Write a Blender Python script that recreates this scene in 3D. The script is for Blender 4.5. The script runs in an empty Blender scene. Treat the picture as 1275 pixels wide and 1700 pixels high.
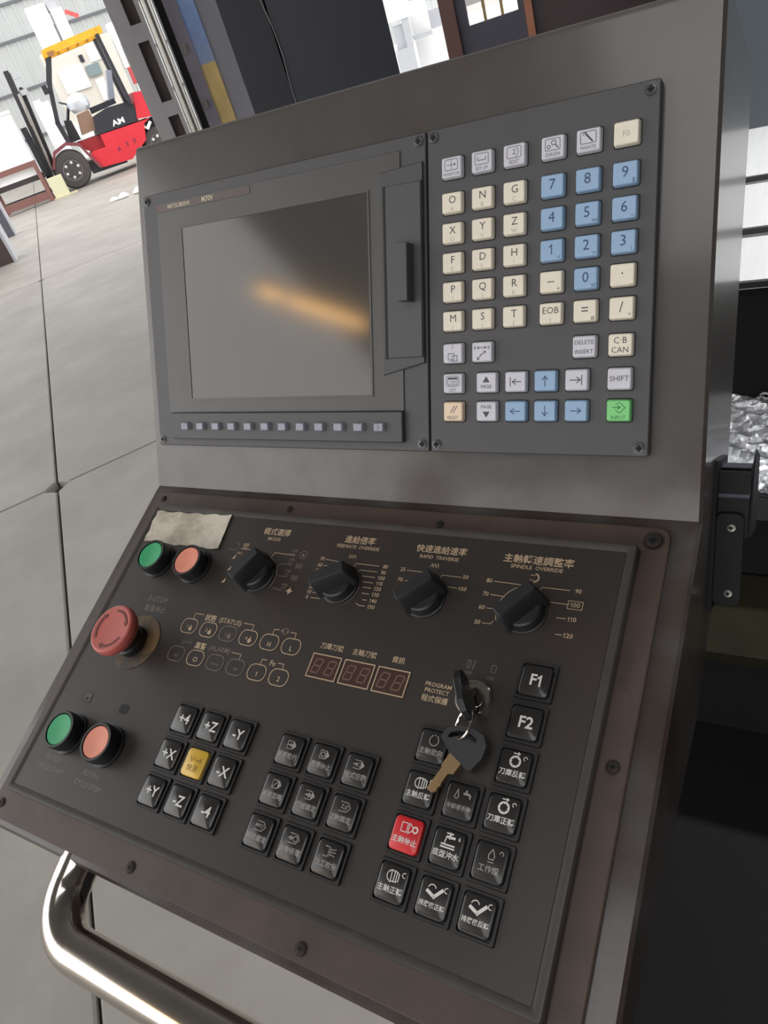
import bpy, bmesh, math, random
from mathutils import Matrix, Vector

random.seed(7)
SC = bpy.context.scene
COL = SC.collection

# ------------------------------------------------------------------ camera, sky, exposure
CAM = Vector((0.4912, -0.4565, 1.25))
cd = bpy.data.cameras.new('camera')
cam = bpy.data.objects.new('camera', cd)
COL.objects.link(cam)
cam.matrix_world = Matrix(((0.849414, -0.057330, 0.524603, CAM.x),
                           (0.445450, 0.610914, -0.654491, CAM.y),
                           (-0.282965, 0.789619, 0.544456, CAM.z),
                           (0, 0, 0, 1)))
cd.sensor_fit = 'VERTICAL'
cd.sensor_height = 24.0
cd.lens = 24.0 * 1217.0 / 1700.0
cd.clip_start = 0.02
cd.clip_end = 400
SC.camera = cam

world = bpy.data.worlds.new('overcast_sky')
SC.world = world
world.use_nodes = True
bg = world.node_tree.nodes['Background']
bg.inputs['Color'].default_value = (1.0, 0.993, 0.983, 1)
bg.inputs['Strength'].default_value = 2.8

SC.view_settings.view_transform = 'Standard'
SC.view_settings.look = 'None'
SC.view_settings.gamma = 1.0
SC.view_settings.use_curve_mapping = False
SC.view_settings.exposure = 0.0

# ------------------------------------------------------------------ colours and materials
def lin(c):
    out = []
    for v in c:
        v = v / 255.0
        out.append(v / 12.92 if v <= 0.04045 else ((v + 0.055) / 1.055) ** 2.4)
    return (out[0], out[1], out[2], 1.0)

MATS = {}
def mat(name, rgb, rough=0.5, metal=0.0, var=0.0, scale=30.0, bump=0.0, rgb2=None, thr=0.55, soft=0.15,
        spec=0.5, emit=None, stretch=None, coat=0.0):
    """Principled material; fine value noise (var), a second colour in noise patches (rgb2) and fine relief (bump)."""
    if name in MATS:
        return MATS[name]
    m = bpy.data.materials.new(name)
    m.use_nodes = True
    nt = m.node_tree
    b = nt.nodes['Principled BSDF']
    b.inputs['Roughness'].default_value = rough
    b.inputs['Metallic'].default_value = metal
    b.inputs['Specular IOR Level'].default_value = spec
    b.inputs['Coat Weight'].default_value = coat
    c = lin(rgb)
    b.inputs['Base Color'].default_value = c
    m.diffuse_color = c
    if emit:
        b.inputs['Emission Color'].default_value = lin(emit[0])
        b.inputs['Emission Strength'].default_value = emit[1]
    if var or bump or rgb2:
        tc = nt.nodes.new('ShaderNodeTexCoord')
        src = tc.outputs['Object']
        if stretch:
            mp = nt.nodes.new('ShaderNodeMapping')
            mp.inputs['Scale'].default_value = stretch
            nt.links.new(src, mp.inputs['Vector'])
            src = mp.outputs['Vector']
        nz = nt.nodes.new('ShaderNodeTexNoise')
        nz.inputs['Scale'].default_value = scale
        nz.inputs['Detail'].default_value = 6.0
        nz.inputs['Roughness'].default_value = 0.65
        nt.links.new(src, nz.inputs['Vector'])
        col = None
        if var:
            mr = nt.nodes.new('ShaderNodeMapRange')
            mr.inputs['From Min'].default_value = 0.3
            mr.inputs['From Max'].default_value = 0.7
            mr.inputs['To Min'].default_value = 1.0 - var
            mr.inputs['To Max'].default_value = 1.0 + var
            nt.links.new(nz.outputs['Fac'], mr.inputs['Value'])
            mx = nt.nodes.new('ShaderNodeMix')
            mx.data_type = 'RGBA'
            mx.blend_type = 'MULTIPLY'
            mx.inputs['Factor'].default_value = 1.0
            mx.inputs['A'].default_value = c
            nt.links.new(mr.outputs['Result'], mx.inputs['B'])
            col = mx.outputs['Result']
        if rgb2:
            n2 = nt.nodes.new('ShaderNodeTexNoise')
            n2.inputs['Scale'].default_value = scale * 0.4
            n2.inputs['Detail'].default_value = 8.0
            n2.inputs['Roughness'].default_value = 0.7
            nt.links.new(src, n2.inputs['Vector'])
            m2 = nt.nodes.new('ShaderNodeMapRange')
            m2.inputs['From Min'].default_value = thr
            m2.inputs['From Max'].default_value = thr + soft
            nt.links.new(n2.outputs['Fac'], m2.inputs['Value'])
            m3 = nt.nodes.new('ShaderNodeMix')
            m3.data_type = 'RGBA'
            nt.links.new(m2.outputs['Result'], m3.inputs['Factor'])
            if col is not None:
                nt.links.new(col, m3.inputs['A'])
            else:
                m3.inputs['A'].default_value = c
            m3.inputs['B'].default_value = lin(rgb2)
            col = m3.outputs['Result']
        if col is not None:
            nt.links.new(col, b.inputs['Base Color'])
        if bump:
            bp = nt.nodes.new('ShaderNodeBump')
            bp.inputs['Strength'].default_value = bump
            bp.inputs['Distance'].default_value = 0.002
            nt.links.new(nz.outputs['Fac'], bp.inputs['Height'])
            nt.links.new(bp.outputs['Normal'], b.inputs['Normal'])
    MATS[name] = m
    return m

def grime(m):
    """brown oily grime wiped along the bend between screen and desk, in broken patches"""
    nt = m.node_tree; b = nt.nodes['Principled BSDF']
    b.inputs['Coat Roughness'].default_value = 0.12
    old = b.inputs['Base Color'].links[0].from_socket
    tc = nt.nodes.new('ShaderNodeTexCoord'); sx = nt.nodes.new('ShaderNodeSeparateXYZ'); nt.links.new(tc.outputs['Object'], sx.inputs[0])
    mr = nt.nodes.new('ShaderNodeMapRange'); mr.interpolation_type = 'SMOOTHSTEP'
    mr.inputs['From Min'].default_value = 0.17; mr.inputs['From Max'].default_value = 0.222
    ng = nt.nodes.new('ShaderNodeMath'); ng.operation = 'MULTIPLY'; ng.inputs[1].default_value = -1.0; nt.links.new(sx.outputs['Y'], ng.inputs[0])
    nt.links.new(ng.outputs[0], mr.inputs['Value'])
    nz = nt.nodes.new('ShaderNodeTexNoise'); nz.inputs['Scale'].default_value = 26; nz.inputs['Detail'].default_value = 8
    nt.links.new(tc.outputs['Object'], nz.inputs['Vector'])
    n2 = nt.nodes.new('ShaderNodeMapRange'); n2.inputs['From Min'].default_value = .35; n2.inputs['From Max'].default_value = .62
    nt.links.new(nz.outputs['Fac'], n2.inputs['Value'])
    mu = nt.nodes.new('ShaderNodeMath'); mu.operation = 'MULTIPLY'; nt.links.new(mr.outputs[0], mu.inputs[0]); nt.links.new(n2.outputs[0], mu.inputs[1])
    mx = nt.nodes.new('ShaderNodeMix'); mx.data_type = 'RGBA'; nt.links.new(mu.outputs[0], mx.inputs['Factor'])
    nt.links.new(old, mx.inputs['A']); mx.inputs['B'].default_value = lin((52, 40, 35)); nt.links.new(mx.outputs['Result'], b.inputs['Base Color'])
M_HOUS = mat('housing_grey_paint', (71, 67, 64), 0.36, var=0.10, scale=14, bump=0.03, rgb2=(62, 54, 49), thr=0.48, soft=0.25, coat=0.5)
grime(M_HOUS)
M_UNIT = mat('unit_charcoal_plastic', (70, 69, 71), 0.5, var=0.04, scale=60, bump=0.05)
M_UNIT2 = mat('lens_plate_charcoal', (76, 75, 74), 0.4, var=0.06, scale=25)
M_DOOR = mat('card_door_charcoal', (72, 72, 74), 0.48, var=0.03, scale=60)
M_SCREEN = mat('lcd_screen_grey', (68, 66, 64), 0.10, spec=0.6, var=0.03, scale=12)
M_DARK = mat('black_gap', (14, 14, 15), 0.7)
M_PLATE = mat('rusty_brown_plate', (72, 58, 51), 0.5, var=0.16, scale=35, bump=0.12, rgb2=(54, 42, 37), thr=0.52, soft=0.2)
M_FRAME = mat('worn_panel_frame', (60, 56, 53), 0.42, var=0.14, scale=45, bump=0.08, rgb2=(84, 76, 70), thr=0.6, soft=0.1)
M_FILM = mat('brown_black_film', (47, 42, 39), 0.42, var=0.06, scale=18, rgb2=(53, 44, 40), thr=0.5, soft=0.2)
M_BLACK = mat('black_plastic', (28, 28, 30), 0.4)
M_KNOB = mat('knob_black', (34, 35, 37), 0.42, var=0.1, scale=80)
M_KEYFR = mat('key_frame_black', (31, 30, 30), 0.45)
M_KEYCAP = mat('key_cap_smoky', (40, 38, 37), 0.3, coat=0.2)
M_PRINTW = mat('print_white', (212, 210, 204), 0.5)
M_PRINTG = mat('print_dim_grey', (150, 146, 142), 0.5)
M_PRINTT = mat('print_tan', (188, 164, 134), 0.5)
M_PRINTF = mat('print_faded', (118, 106, 96), 0.5)
M_INK = mat('key_ink_dark', (66, 66, 72), 0.5)
M_INKF = mat('key_ink_faded', (168, 162, 152), 0.5)
M_INKB = mat('key_ink_on_blue', (52, 74, 104), 0.5)
M_INKG = mat('key_ink_on_green', (40, 110, 62), 0.5)
M_CREAM = mat('key_cream', (226, 217, 200), 0.42, var=0.04, scale=90)
M_GREYK = mat('key_grey_white', (200, 199, 208), 0.42, var=0.04, scale=90)
M_BLUEK = mat('key_blue', (144, 172, 202), 0.42, var=0.04, scale=90)
M_PEACH = mat('key_peach', (228, 205, 178), 0.42, var=0.04, scale=90)
M_GREENK = mat('key_green', (124, 204, 126), 0.42, var=0.04, scale=90)
M_SOFT = mat('soft_key_lilac', (150, 150, 165), 0.45, var=0.06, scale=90)
M_GREENB = mat('button_green', (46, 160, 104), 0.45, var=0.1, scale=60)
M_SALMON = mat('button_salmon', (226, 140, 116), 0.45, var=0.08, scale=60)
M_ESTOP = mat('estop_faded_red', (186, 92, 84), 0.5, var=0.08, scale=60)
M_ESTOPD = mat('estop_arrow_dark', (104, 48, 46), 0.6)
M_YELLOWK = mat('key_amber', (214, 172, 62), 0.35, var=0.06, scale=90, coat=0.2)
M_REDK = mat('key_red', (206, 40, 46), 0.35, var=0.05, scale=90, coat=0.2)
M_CHROME = mat('polished_steel', (206, 198, 188), 0.14, 1.0, var=0.06, scale=30)
M_STEEL = mat('worn_steel', (150, 146, 140), 0.35, 1.0, var=0.1, scale=60)
M_BRASS = mat('brass_blade', (190, 160, 120), 0.35, 1.0, var=0.1, scale=90)
M_LABEL = mat('worn_paper_label', (206, 198, 182), 0.55, var=0.06, scale=60, rgb2=(170, 160, 142), thr=0.5, soft=0.12)
M_OCHRE = mat('worn_ochre_ring', (112, 88, 54), 0.6, var=0.2, scale=70, rgb2=(54, 46, 40), thr=0.45, soft=0.12)
M_SCREW = mat('screw_black_steel', (84, 84, 86), 0.35, 0.6)
M_SCREWR = mat('screw_rusty', (48, 38, 34), 0.6, 0.3, var=0.2, scale=200)
M_SEG = mat('digit_segment_off', (112, 84, 72), 0.5)
M_SEGBG = mat('digit_window_brown', (64, 44, 38), 0.35)

# ------------------------------------------------------------------ mesh builder
class MB:
    def __init__(self, s=1.0):
        self.v = []; self.f = []; self.m = []; self.s = s; self.M = None
    def add(self, verts, faces, mi=0):
        o = len(self.v)
        if self.M is not None:
            verts = [tuple(self.M @ Vector(q)) for q in verts]
        self.v += [(x * self.s, y * self.s, z * self.s) for x, y, z in verts]
        self.f += [tuple(i + o for i in f) for f in faces]
        self.m += [mi] * len(faces)
        return self
    def box(self, x0, x1, y0, y1, z0, z1, mi=0):
        v = [(x0, y0, z0), (x1, y0, z0), (x1, y1, z0), (x0, y1, z0), (x0, y0, z1), (x1, y0, z1), (x1, y1, z1), (x0, y1, z1)]
        return self.add(v, [(0, 3, 2, 1), (4, 5, 6, 7), (0, 1, 5, 4), (1, 2, 6, 5), (2, 3, 7, 6), (3, 0, 4, 7)], mi)
    def loops(self, ls, cap0=True, cap1=True, mi=0, closed=True):
        n = len(ls[0]); v = [p for l in ls for p in l]; f = []
        for k in range(len(ls) - 1):
            for i in range(n if closed else n - 1):
                j = (i + 1) % n
                f.append((k * n + i, k * n + j, (k + 1) * n + j, (k + 1) * n + i))
        if cap0: f.append(tuple(reversed(range(n))))
        if cap1: f.append(tuple((len(ls) - 1) * n + i for i in range(n)))
        return self.add(v, f, mi)
    def prism(self, poly, z0, z1, bev=0.0, mi=0):
        """extruded CCW outline, optional chamfer on the top edge (convex outlines)."""
        if bev:
            cx = sum(p[0] for p in poly) / len(poly); cy = sum(p[1] for p in poly) / len(poly)
            mxr = max(math.hypot(p[0] - cx, p[1] - cy) for p in poly)
            k = 1 - bev / mxr * 1.3
            top = [(cx + (p[0] - cx) * k, cy + (p[1] - cy) * k, z1) for p in poly]
            return self.loops([[(x, y, z0) for x, y in poly], [(x, y, z1 - bev) for x, y in poly], top], mi=mi)
        return self.loops([[(x, y, z0) for x, y in poly], [(x, y, z1) for x, y in poly]], mi=mi)
    def slab(self, cx, cy, w, h, z0, z1, r=1.0, bev=0.4, taper=0.0, n=3, mi=0):
        a = rrect(cx, cy, w, h, r, n); t = rrect(cx, cy, w - 2 * taper, h - 2 * taper, max(r - taper * .3, .05), n)
        b = rrect(cx, cy, w - 2 * taper - 2 * bev, h - 2 * taper - 2 * bev, max(r - bev, .05), n)
        return self.loops([[(x, y, z0) for x, y in a], [(x, y, z1 - bev) for x, y in t], [(x, y, z1) for x, y in b]], mi=mi)
    def lathe(self, prof, n=32, c=(0, 0), mi=0, cap0=True, cap1=True):
        ls = [[(c[0] + r * math.cos(2 * math.pi * i / n), c[1] + r * math.sin(2 * math.pi * i / n), z) for i in range(n)] for r, z in prof]
        return self.loops(ls, cap0, cap1, mi)
    def tube(self, path, r, n=12, mi=0):
        P = [Vector(p) for p in path]; ls = []
        t = (P[1] - P[0]).normalized()
        up = Vector((0, 0, 1)) if abs(t.z) < .9 else Vector((1, 0, 0))
        a = t.cross(up).normalized()
        for i, p in enumerate(P):
            t = (P[min(i + 1, len(P) - 1)] - P[max(i - 1, 0)]).normalized()
            a = (a - t * a.dot(t)).normalized(); b = t.cross(a)
            rr = r[i] if isinstance(r, (list, tuple)) else r
            ls.append([tuple(p + (a * math.cos(2 * math.pi * k / n) + b * math.sin(2 * math.pi * k / n)) * rr) for k in range(n)])
        return self.loops(ls, mi=mi)
    def bar(self, p, q, w, h, mi=0):
        """square bar from p to q"""
        p = Vector(p); q = Vector(q); t = (q - p).normalized()
        up = Vector((0, 0, 1)) if abs(t.z) < .95 else Vector((0, 1, 0))
        a = t.cross(up).normalized(); b = a.cross(t)
        ls = [[tuple(e + a * sx * w / 2 + b * sy * h / 2) for sx, sy in ((-1, -1), (1, -1), (1, 1), (-1, 1))] for e in (p, q)]
        return self.loops(ls, mi=mi)
    def ink(self, k, z, mi=1):
        return self.add([(x, y, z) for x, y in k.v], k.f, mi)
    def build(self, name, mats, parent=None, loc=None, M=None, smooth=30, kind=None, label=None):
        me = bpy.data.meshes.new(name)
        me.from_pydata(self.v, [], self.f)
        for m in (mats if isinstance(mats, (list, tuple)) else [mats]):
            me.materials.append(m)
        if any(self.m): me.polygons.foreach_set('material_index', self.m)
        bm = bmesh.new(); bm.from_mesh(me); bmesh.ops.recalc_face_normals(bm, faces=[f for f in bm.faces if mats_dir(f)]); bm.to_mesh(me); bm.free()
        if smooth:
            me.polygons.foreach_set('use_smooth', [True] * len(me.polygons))
            me.set_sharp_from_angle(angle=math.radians(smooth))
        ob = bpy.data.objects.new(name, me)
        COL.objects.link(ob)
        if parent is not None: ob.parent = parent
        if M is not None: ob.matrix_local = M
        if loc is not None: ob.location = loc
        if kind: ob['kind'] = kind
        if label: ob['label'] = label
        return ob
def mats_dir(f): return f.material_index == 0

def rrect(cx, cy, w, h, r, n=3):
    pts = []
    r = min(r, w / 2 - .01, h / 2 - .01) if min(w, h) > .1 else min(r, w / 2.01, h / 2.01)
    for (sx, sy, a0) in ((1, 1, 0), (-1, 1, 90), (-1, -1, 180), (1, -1, 270)):
        for k in range(n + 1):
            a = math.radians(a0 + 90 * k / n)
            pts.append((cx + sx * (w / 2 - r) + r * math.cos(a), cy + sy * (h / 2 - r) + r * math.sin(a)))
    return pts

# ------------------------------------------------------------------ flat print (lettering, icons)
TCACHE = {}
def text_mesh(s, bold):
    key = (s, bold)
    if key not in TCACHE:
        cu = bpy.data.curves.new('lettering', 'FONT')
        cu.body = s; cu.size = 1.0; cu.align_x = 'CENTER'; cu.align_y = 'CENTER'; cu.resolution_u = 2
        cu.offset = bold
        ob = bpy.data.objects.new('lettering', cu)
        me = ob.to_mesh()
        TCACHE[key] = ([(v.co.x, v.co.y) for v in me.vertices], [tuple(p.vertices) for p in me.polygons])
        ob.to_mesh_clear()
        bpy.data.objects.remove(ob); bpy.data.curves.remove(cu)
    return TCACHE[key]

class Ink:
    def __init__(self): self.v = []; self.f = []
    def add(self, v, f):
        o = len(self.v); self.v += v; self.f += [tuple(i + o for i in q) for q in f]; return self
    def text(self, s, x, y, size, bold=0.0, sx=1.0, rot=0.0):
        if '1' in s and len(s) <= 3:            # the figure 1 drawn with its flag
            adv = {'1': .40, '0': .54, 'F': .48}
            wd = [adv.get(ch, .52) for ch in s]; cx = x - sum(wd) * size / 2
            for ch, a in zip(s, wd):
                if ch == '1':
                    w = size * (.075 + 2 * bold); xm = cx + a * size * .55
                    self.line([(xm, y - size * .30), (xm, y + size * .32)], w); self.line([(xm, y + size * .32), (xm - size * .15, y + size * .17)], w)
                else: self.text(ch, cx + a * size / 2, y, size, bold)
                cx += a * size
            return self
        v, f = text_mesh(s, bold); c, d = math.cos(rot), math.sin(rot)
        return self.add([(x + size * (a * sx * c - b * d), y + size * (a * sx * d + b * c)) for a, b in v], f)
    def fill(self, pts): return self.add(list(pts), [tuple(range(len(pts)))])
    def line(self, pts, w=0.4, closed=False):
        n = len(pts)
        for i in range(n if closed else n - 1):
            (x0, y0), (x1, y1) = pts[i], pts[(i + 1) % n]
            L = math.hypot(x1 - x0, y1 - y0) or 1e-6
            tx, ty = (x1 - x0) / L * w / 2, (y1 - y0) / L * w / 2
            x0 -= tx; y0 -= ty; x1 += tx; y1 += ty
            self.add([(x0 - ty, y0 + tx), (x1 - ty, y1 + tx), (x1 + ty, y1 - tx), (x0 + ty, y0 - tx)], [(3, 2, 1, 0)])
        return self
    def band(self, outer, inner):
        n = len(outer)
        return self.add(list(outer) + list(inner), [(i, (i + 1) % n, n + (i + 1) % n, n + i) for i in range(n)])
    def rring(self, cx, cy, w, h, r, t):
        return self.band(rrect(cx, cy, w, h, r, 5), rrect(cx, cy, w - 2 * t, h - 2 * t, max(r - t, .05), 5))
    def arc(self, cx, cy, r, a0, a1, w=0.4, n=16):
        A = [math.radians(a0 + (a1 - a0) * i / n) for i in range(n + 1)]
        o = [(cx + (r + w / 2) * math.cos(a), cy + (r + w / 2) * math.sin(a)) for a in A]
        i_ = [(cx + (r - w / 2) * math.cos(a), cy + (r - w / 2) * math.sin(a)) for a in A]
        return self.add(o + i_, [(k, k + 1, n + 2 + k, n + 1 + k) for k in range(n)])
    def disc(self, cx, cy, r, n=12):
        return self.fill([(cx + r * math.cos(2 * math.pi * i / n), cy + r * math.sin(2 * math.pi * i / n)) for i in range(n)])
    def arrow(self, x0, y0, x1, y1, w=0.5, hd=1.6):
        self.line([(x0, y0), (x1, y1)], w)
        a = math.atan2(y1 - y0, x1 - x0)
        for s in (2.5, -2.5):
            self.line([(x1, y1), (x1 + hd * math.cos(a + s), y1 + hd * math.sin(a + s))], w)
        return self
    def tri(self, x, y, w, h):      # solid triangle, apex up for h > 0
        return self.fill([(x - w / 2, y - h / 2), (x + w / 2, y - h / 2), (x, y + h / 2)] if h > 0 else
                         [(x + w / 2, y - h / 2), (x - w / 2, y - h / 2), (x, y + h / 2)])
    def at(self, other, x, y, s=1.0):
        return self.add([(x + a * s, y + b * s) for a, b in other.v], other.f)

def thing(name, label, cat, loc=(0, 0, 0), rz=0.0, group=None, M=None):
    o = bpy.data.objects.new(name, None)
    o.empty_display_size = 0.05
    COL.objects.link(o)
    if M is not None: o.matrix_world = M
    else:
        o.location = loc; o.rotation_euler = (0, 0, math.radians(rz))
    return tag(o, label, cat, group)
def tag(o, label, cat, group=None):
    o['label'] = label; o['category'] = cat
    if group: o['group'] = group
    return o
def struct(mb, name, m, smooth=0, **k):
    return mb.build(name, m, smooth=smooth, kind='structure', **k)

# ================================================================== SETTING
# building axes: E1 runs to the corrugated wall, E2 along it
A_B = math.radians(52.0)
M_CONC = mat('concrete_floor', (143, 139, 133), 0.55, var=0.17, scale=1.6, bump=0.25, rgb2=(124, 119, 112), thr=0.48, soft=0.25, spec=0.35)
fl = struct(MB().box(-70, 60, -40, 80, -0.25, -0.03), 'floor', mat('floor_joint_dark', (70, 68, 66), 0.8))
JX, JY = CAM.x - 2.5, CAM.y + 1.2124         # where two floor joints cross (a little before it)
E1 = Vector((-0.7877, 0.6161, 0)); E2 = Vector((0.6161, 0.7877, 0))
base = Vector((CAM.x - 2.8836, CAM.y + 1.5164, 0)) + E1 * 0.02
S_SL = 5.5
slab_me = None
for i in range(-5, 7):
    for j in range(-5, 9):
        if slab_me is None:
            b = MB()
            b.slab(S_SL / 2, S_SL / 2, S_SL - 0.009, S_SL - 0.009, -0.10, 0.0, r=0.01, bev=0.005, n=1)
            s0 = b.build('slab', M_CONC, parent=fl, smooth=0); slab_me = s0.data; o = s0
        else:
            o = bpy.data.objects.new('slab', slab_me); COL.objects.link(o); o.parent = fl
        p = base + E1 * (i * S_SL) + E2 * (j * S_SL)
        # local x -> E2, local y -> E1
        o.matrix_local = Matrix(((E2.x, E1.x, 0, p.x), (E2.y, E1.y, 0, p.y), (0, 0, 1, 0), (0, 0, 0, 1)))

M_ROOF = mat('roof_sheet_grey', (120, 122, 126), 0.6)
rf_ = MB()
rf_.box(-4.6, 9, -9, -4.4, 5.2, 5.3); rf_.box(-7.5, 9, -1.6, 7.0, 5.2, 5.3); rf_.box(-4.6, -0.8, -4.4, -1.6, 5.2, 5.3); rf_.box(2.4, 9, -4.4, -1.6, 5.2, 5.3)
struct(rf_, 'ceiling', M_ROOF)  # unseen roof; outline and opening cut to set light on console and floor
M_WALLF = mat('wall_front_grey', (92, 92, 94), 0.7)
wf = MB()
wf.box(-5.2, -4.2, -9.0, -8.8, 0, 5.2); wf.box(-4.2, 5.0, -9.0, -8.8, 4.6, 5.2); wf.box(5.0, 9, -9.0, -8.8, 0, 5.2)
struct(wf, 'wall_front', M_WALLF)
struct(MB().box(8.8, 9, -8.8, 7, 0, 5.2), 'wall_right', M_WALLF)

# corrugated wall beyond the forklift
M_SHEET = mat('corrugated_sheet', (172, 175, 175), 0.5, var=0.05, scale=1.5)
wl = MB()
pr_ = []
x = -14.0
while x < 16.0:
    pr_ += [(x, 0.0), (x + 0.04, -0.035), (x + 0.09, -0.035), (x + 0.13, 0.0)]
    x += 0.36
ls = [[(px, py, 0.0) for px, py in pr_], [(px, py, 9.0) for px, py in pr_]]
wl.loops(ls, False, False, closed=False)
wall = struct(wl, 'wall_left', M_SHEET)
wall.location = (-22.82, 18.41, 0); wall.rotation_euler = (0, 0, math.radians(51))
M_GIRT = mat('wall_girt_dark', (96, 98, 104), 0.6)
for k, z in enumerate((1.1, 2.41, 3.73, 4.65, 6.2)):
    MB().box(-14, 16, -0.075, -0.036, z - 0.04, z + 0.035).build('girt', M_GIRT, parent=wall, smooth=0)

# ================================================================== CONTROL CONSOLE
# panel frame: x right, y up the screen face, z out of it (mm); leans back about 29 degrees
Qm = Matrix(((0.9999484, 0.0088641, 0.0049623, 0),
             (0.0, 0.4884854, -0.8725721, 0),
             (-0.0101585, 0.8725270, 0.4884602, 1.25 - 0.0663545),
             (0, 0, 0, 1)))
console = thing('control_console', 'large dark grey machine control console with screen, keyboard and sloping switch desk', 'control console', M=Qm)
S = 0.001
YH, AL = -238.28, math.radians(40.34)
ca, sa = math.cos(AL), math.sin(AL)
ML = Matrix(((1, 0, 0, 0), (0, ca, sa, YH * S), (0, -sa, ca, 0), (0, 0, 0, 1)))   # desk frame: x right, y up the desk, z out
def LT(u, v, h=0.0): return ML @ Matrix.Translation((u * S, -v * S, h * S))
def UT(x, y, z=0.0): return Matrix.Translation((x * S, y * S, z * S))
def TT(x, y, z=0.0): return Matrix.Translation((x * S, y * S, z * S))

# housing: one bent sheet-metal box, profile in (y, z) swept in x
XL, XR = -13.0, 429.5
def dsk(v, h): return (YH - v * ca + h * sa, v * sa + h * ca)
crease = (YH + 2.0, -6.0)
pf = [(36.5, -6.0), crease, dsk(0.8, -3.0), dsk(276.5, -3.0), dsk(278.5, -6.0), dsk(277.0, -34.0), (-436, 112), (-362, -20), (-312, -62), (-212, -108), (39.5, -128), (43.0, -13.0), (41.2, -8.0), (39.6, -6.6)]
hb = MB(S)
EDG = 2.0
def inset(poly, d):
    n = len(poly); out = []
    for i in range(n):
        p0, p1, p2 = Vector(poly[i - 1]), Vector(poly[i]), Vector(poly[(i + 1) % n])
        e1 = (p1 - p0).normalized(); e2 = (p2 - p1).normalized()
        n1 = Vector((-e1.y, e1.x)); n2 = Vector((-e2.y, e2.x)); b = (n1 + n2)
        out.append(p1 + b * (d / max(.6, 1 + n1.dot(n2))))
    return out
sgn = 1 if sum(pf[i - 1][0] * pf[i][1] - pf[i][0] * pf[i - 1][1] for i in range(len(pf))) > 0 else -1
pin = [tuple(q) for q in inset(pf, EDG * sgn * 0.7)]
hb.loops([[(XL, a, b) for a, b in pin], [(XL + EDG, a, b) for a, b in pf], [(XR - EDG, a, b) for a, b in pf], [(XR, a, b) for a, b in pin]])
hb.build('housing', M_HOUS, console, smooth=25)
# pedestal that carries the console, hidden under it
PQ = Qm.inverted()
b = MB(); b.M = PQ
b.box(.12, .22, -.10, .0, 0.0, .915); b.box(.06, .28, -.16, .06, 0.0, .012)
b.build('pedestal', mat('pedestal_dark_grey', (60, 60, 62), 0.5), console, smooth=0)

# ---------------- display unit
du = MB(S)
du.slab(129.8, -100, 259.2, 200, -6, 0, r=1.5, bev=0.6)
disp = du.build('display_unit', M_UNIT, console)
b = MB(S)
b.slab(0, 0, 225, 165, 0, 0.9, r=0.8, bev=0.3)
# stepped recess border around the glass: raised rim strips
SX0, SX1, SY0, SY1 = 43.0, 215.6, -161.8, -29.5
lens = b.build('lens_plate', M_UNIT2, disp, M=TT(128.5, -90.5))
b = MB(S)
o_ = rrect((SX0 + SX1) / 2, (SY0 + SY1) / 2, SX1 - SX0 + 3, SY1 - SY0 + 3, .8, 2); i_ = rrect((SX0 + SX1) / 2, (SY0 + SY1) / 2, SX1 - SX0, SY1 - SY0, .4, 2)
b.loops([[(x, y, .9) for x, y in o_], [(x, y, 1.5) for x, y in o_], [(x, y, 1.5) for x, y in i_], [(x, y, .92) for x, y in i_]], False, False)
b.build('screen_rim', M_UNIT2, disp, smooth=0)
b = MB(S)
b.slab(0, 0, SX1 - SX0, SY1 - SY0, 0.5, 1.05, r=.3, bev=.05, n=1)
b.build('screen', M_SCREEN, disp, M=TT((SX0 + SX1) / 2, (SY0 + SY1) / 2), label='blank grey screen glass')
# brand strip with maker's name
b = MB(S)
b.slab(0, 0, 98, 5.6, 0.9, 1.25, r=.4, bev=.1, n=2)
k = Ink(); k.text('MITSUBISHI', -24.5, 0, 4.3, 0.012, 1.12); k.text('M70V', 6.5, 0.2, 5.2, 0.02, 1.0)
b.ink(k, 1.33, 1)
d = Ink()
for ang in (90, 210, 330):
    a = math.radians(ang); c, s_ = math.cos(a), math.sin(a)
    d.fill([(-45.5, 0), (-45.5 + 1.1 * c - .64 * s_, 1.1 * s_ + .64 * c), (-45.5 + 2.2 * c, 2.2 * s_), (-45.5 + 1.1 * c + .64 * s_, 1.1 * s_ - .64 * c)])
b.ink(d, 1.33, 2)
b.build('brand_strip', [mat('brand_strip_brown', (82, 72, 70), 0.4), mat('brand_letters', (190, 176, 150), 0.4), mat('brand_red', (132, 62, 62), 0.5)], disp, M=TT(65.5, -12.2))
# membrane bar with twelve soft keys
b = MB(S)
b.slab(0, 0, 221.5, 21, 0, 4.2, r=.8, bev=.6)
b.build('soft_key_bar', M_UNIT, disp, M=TT(130.4, -183.6))
for i in range(12):
    b = MB(S)
    b.slab(0, 0, 8.2, 6.4, 4.2, 7.4, r=.6, bev=.5, taper=.5)
    k = Ink()
    if i == 0: k.line([(.9, 1.4), (-.9, 0), (.9, -1.4)], .35)
    if i == 11: k.line([(-.9, 1.4), (.9, 0), (-.9, -1.4)], .35)
    b.ink(k, 7.5, 1)
    b.build('soft_key', [M_SOFT, M_INK], disp, M=TT(38 + 16.9 * i, -183.7))
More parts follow.
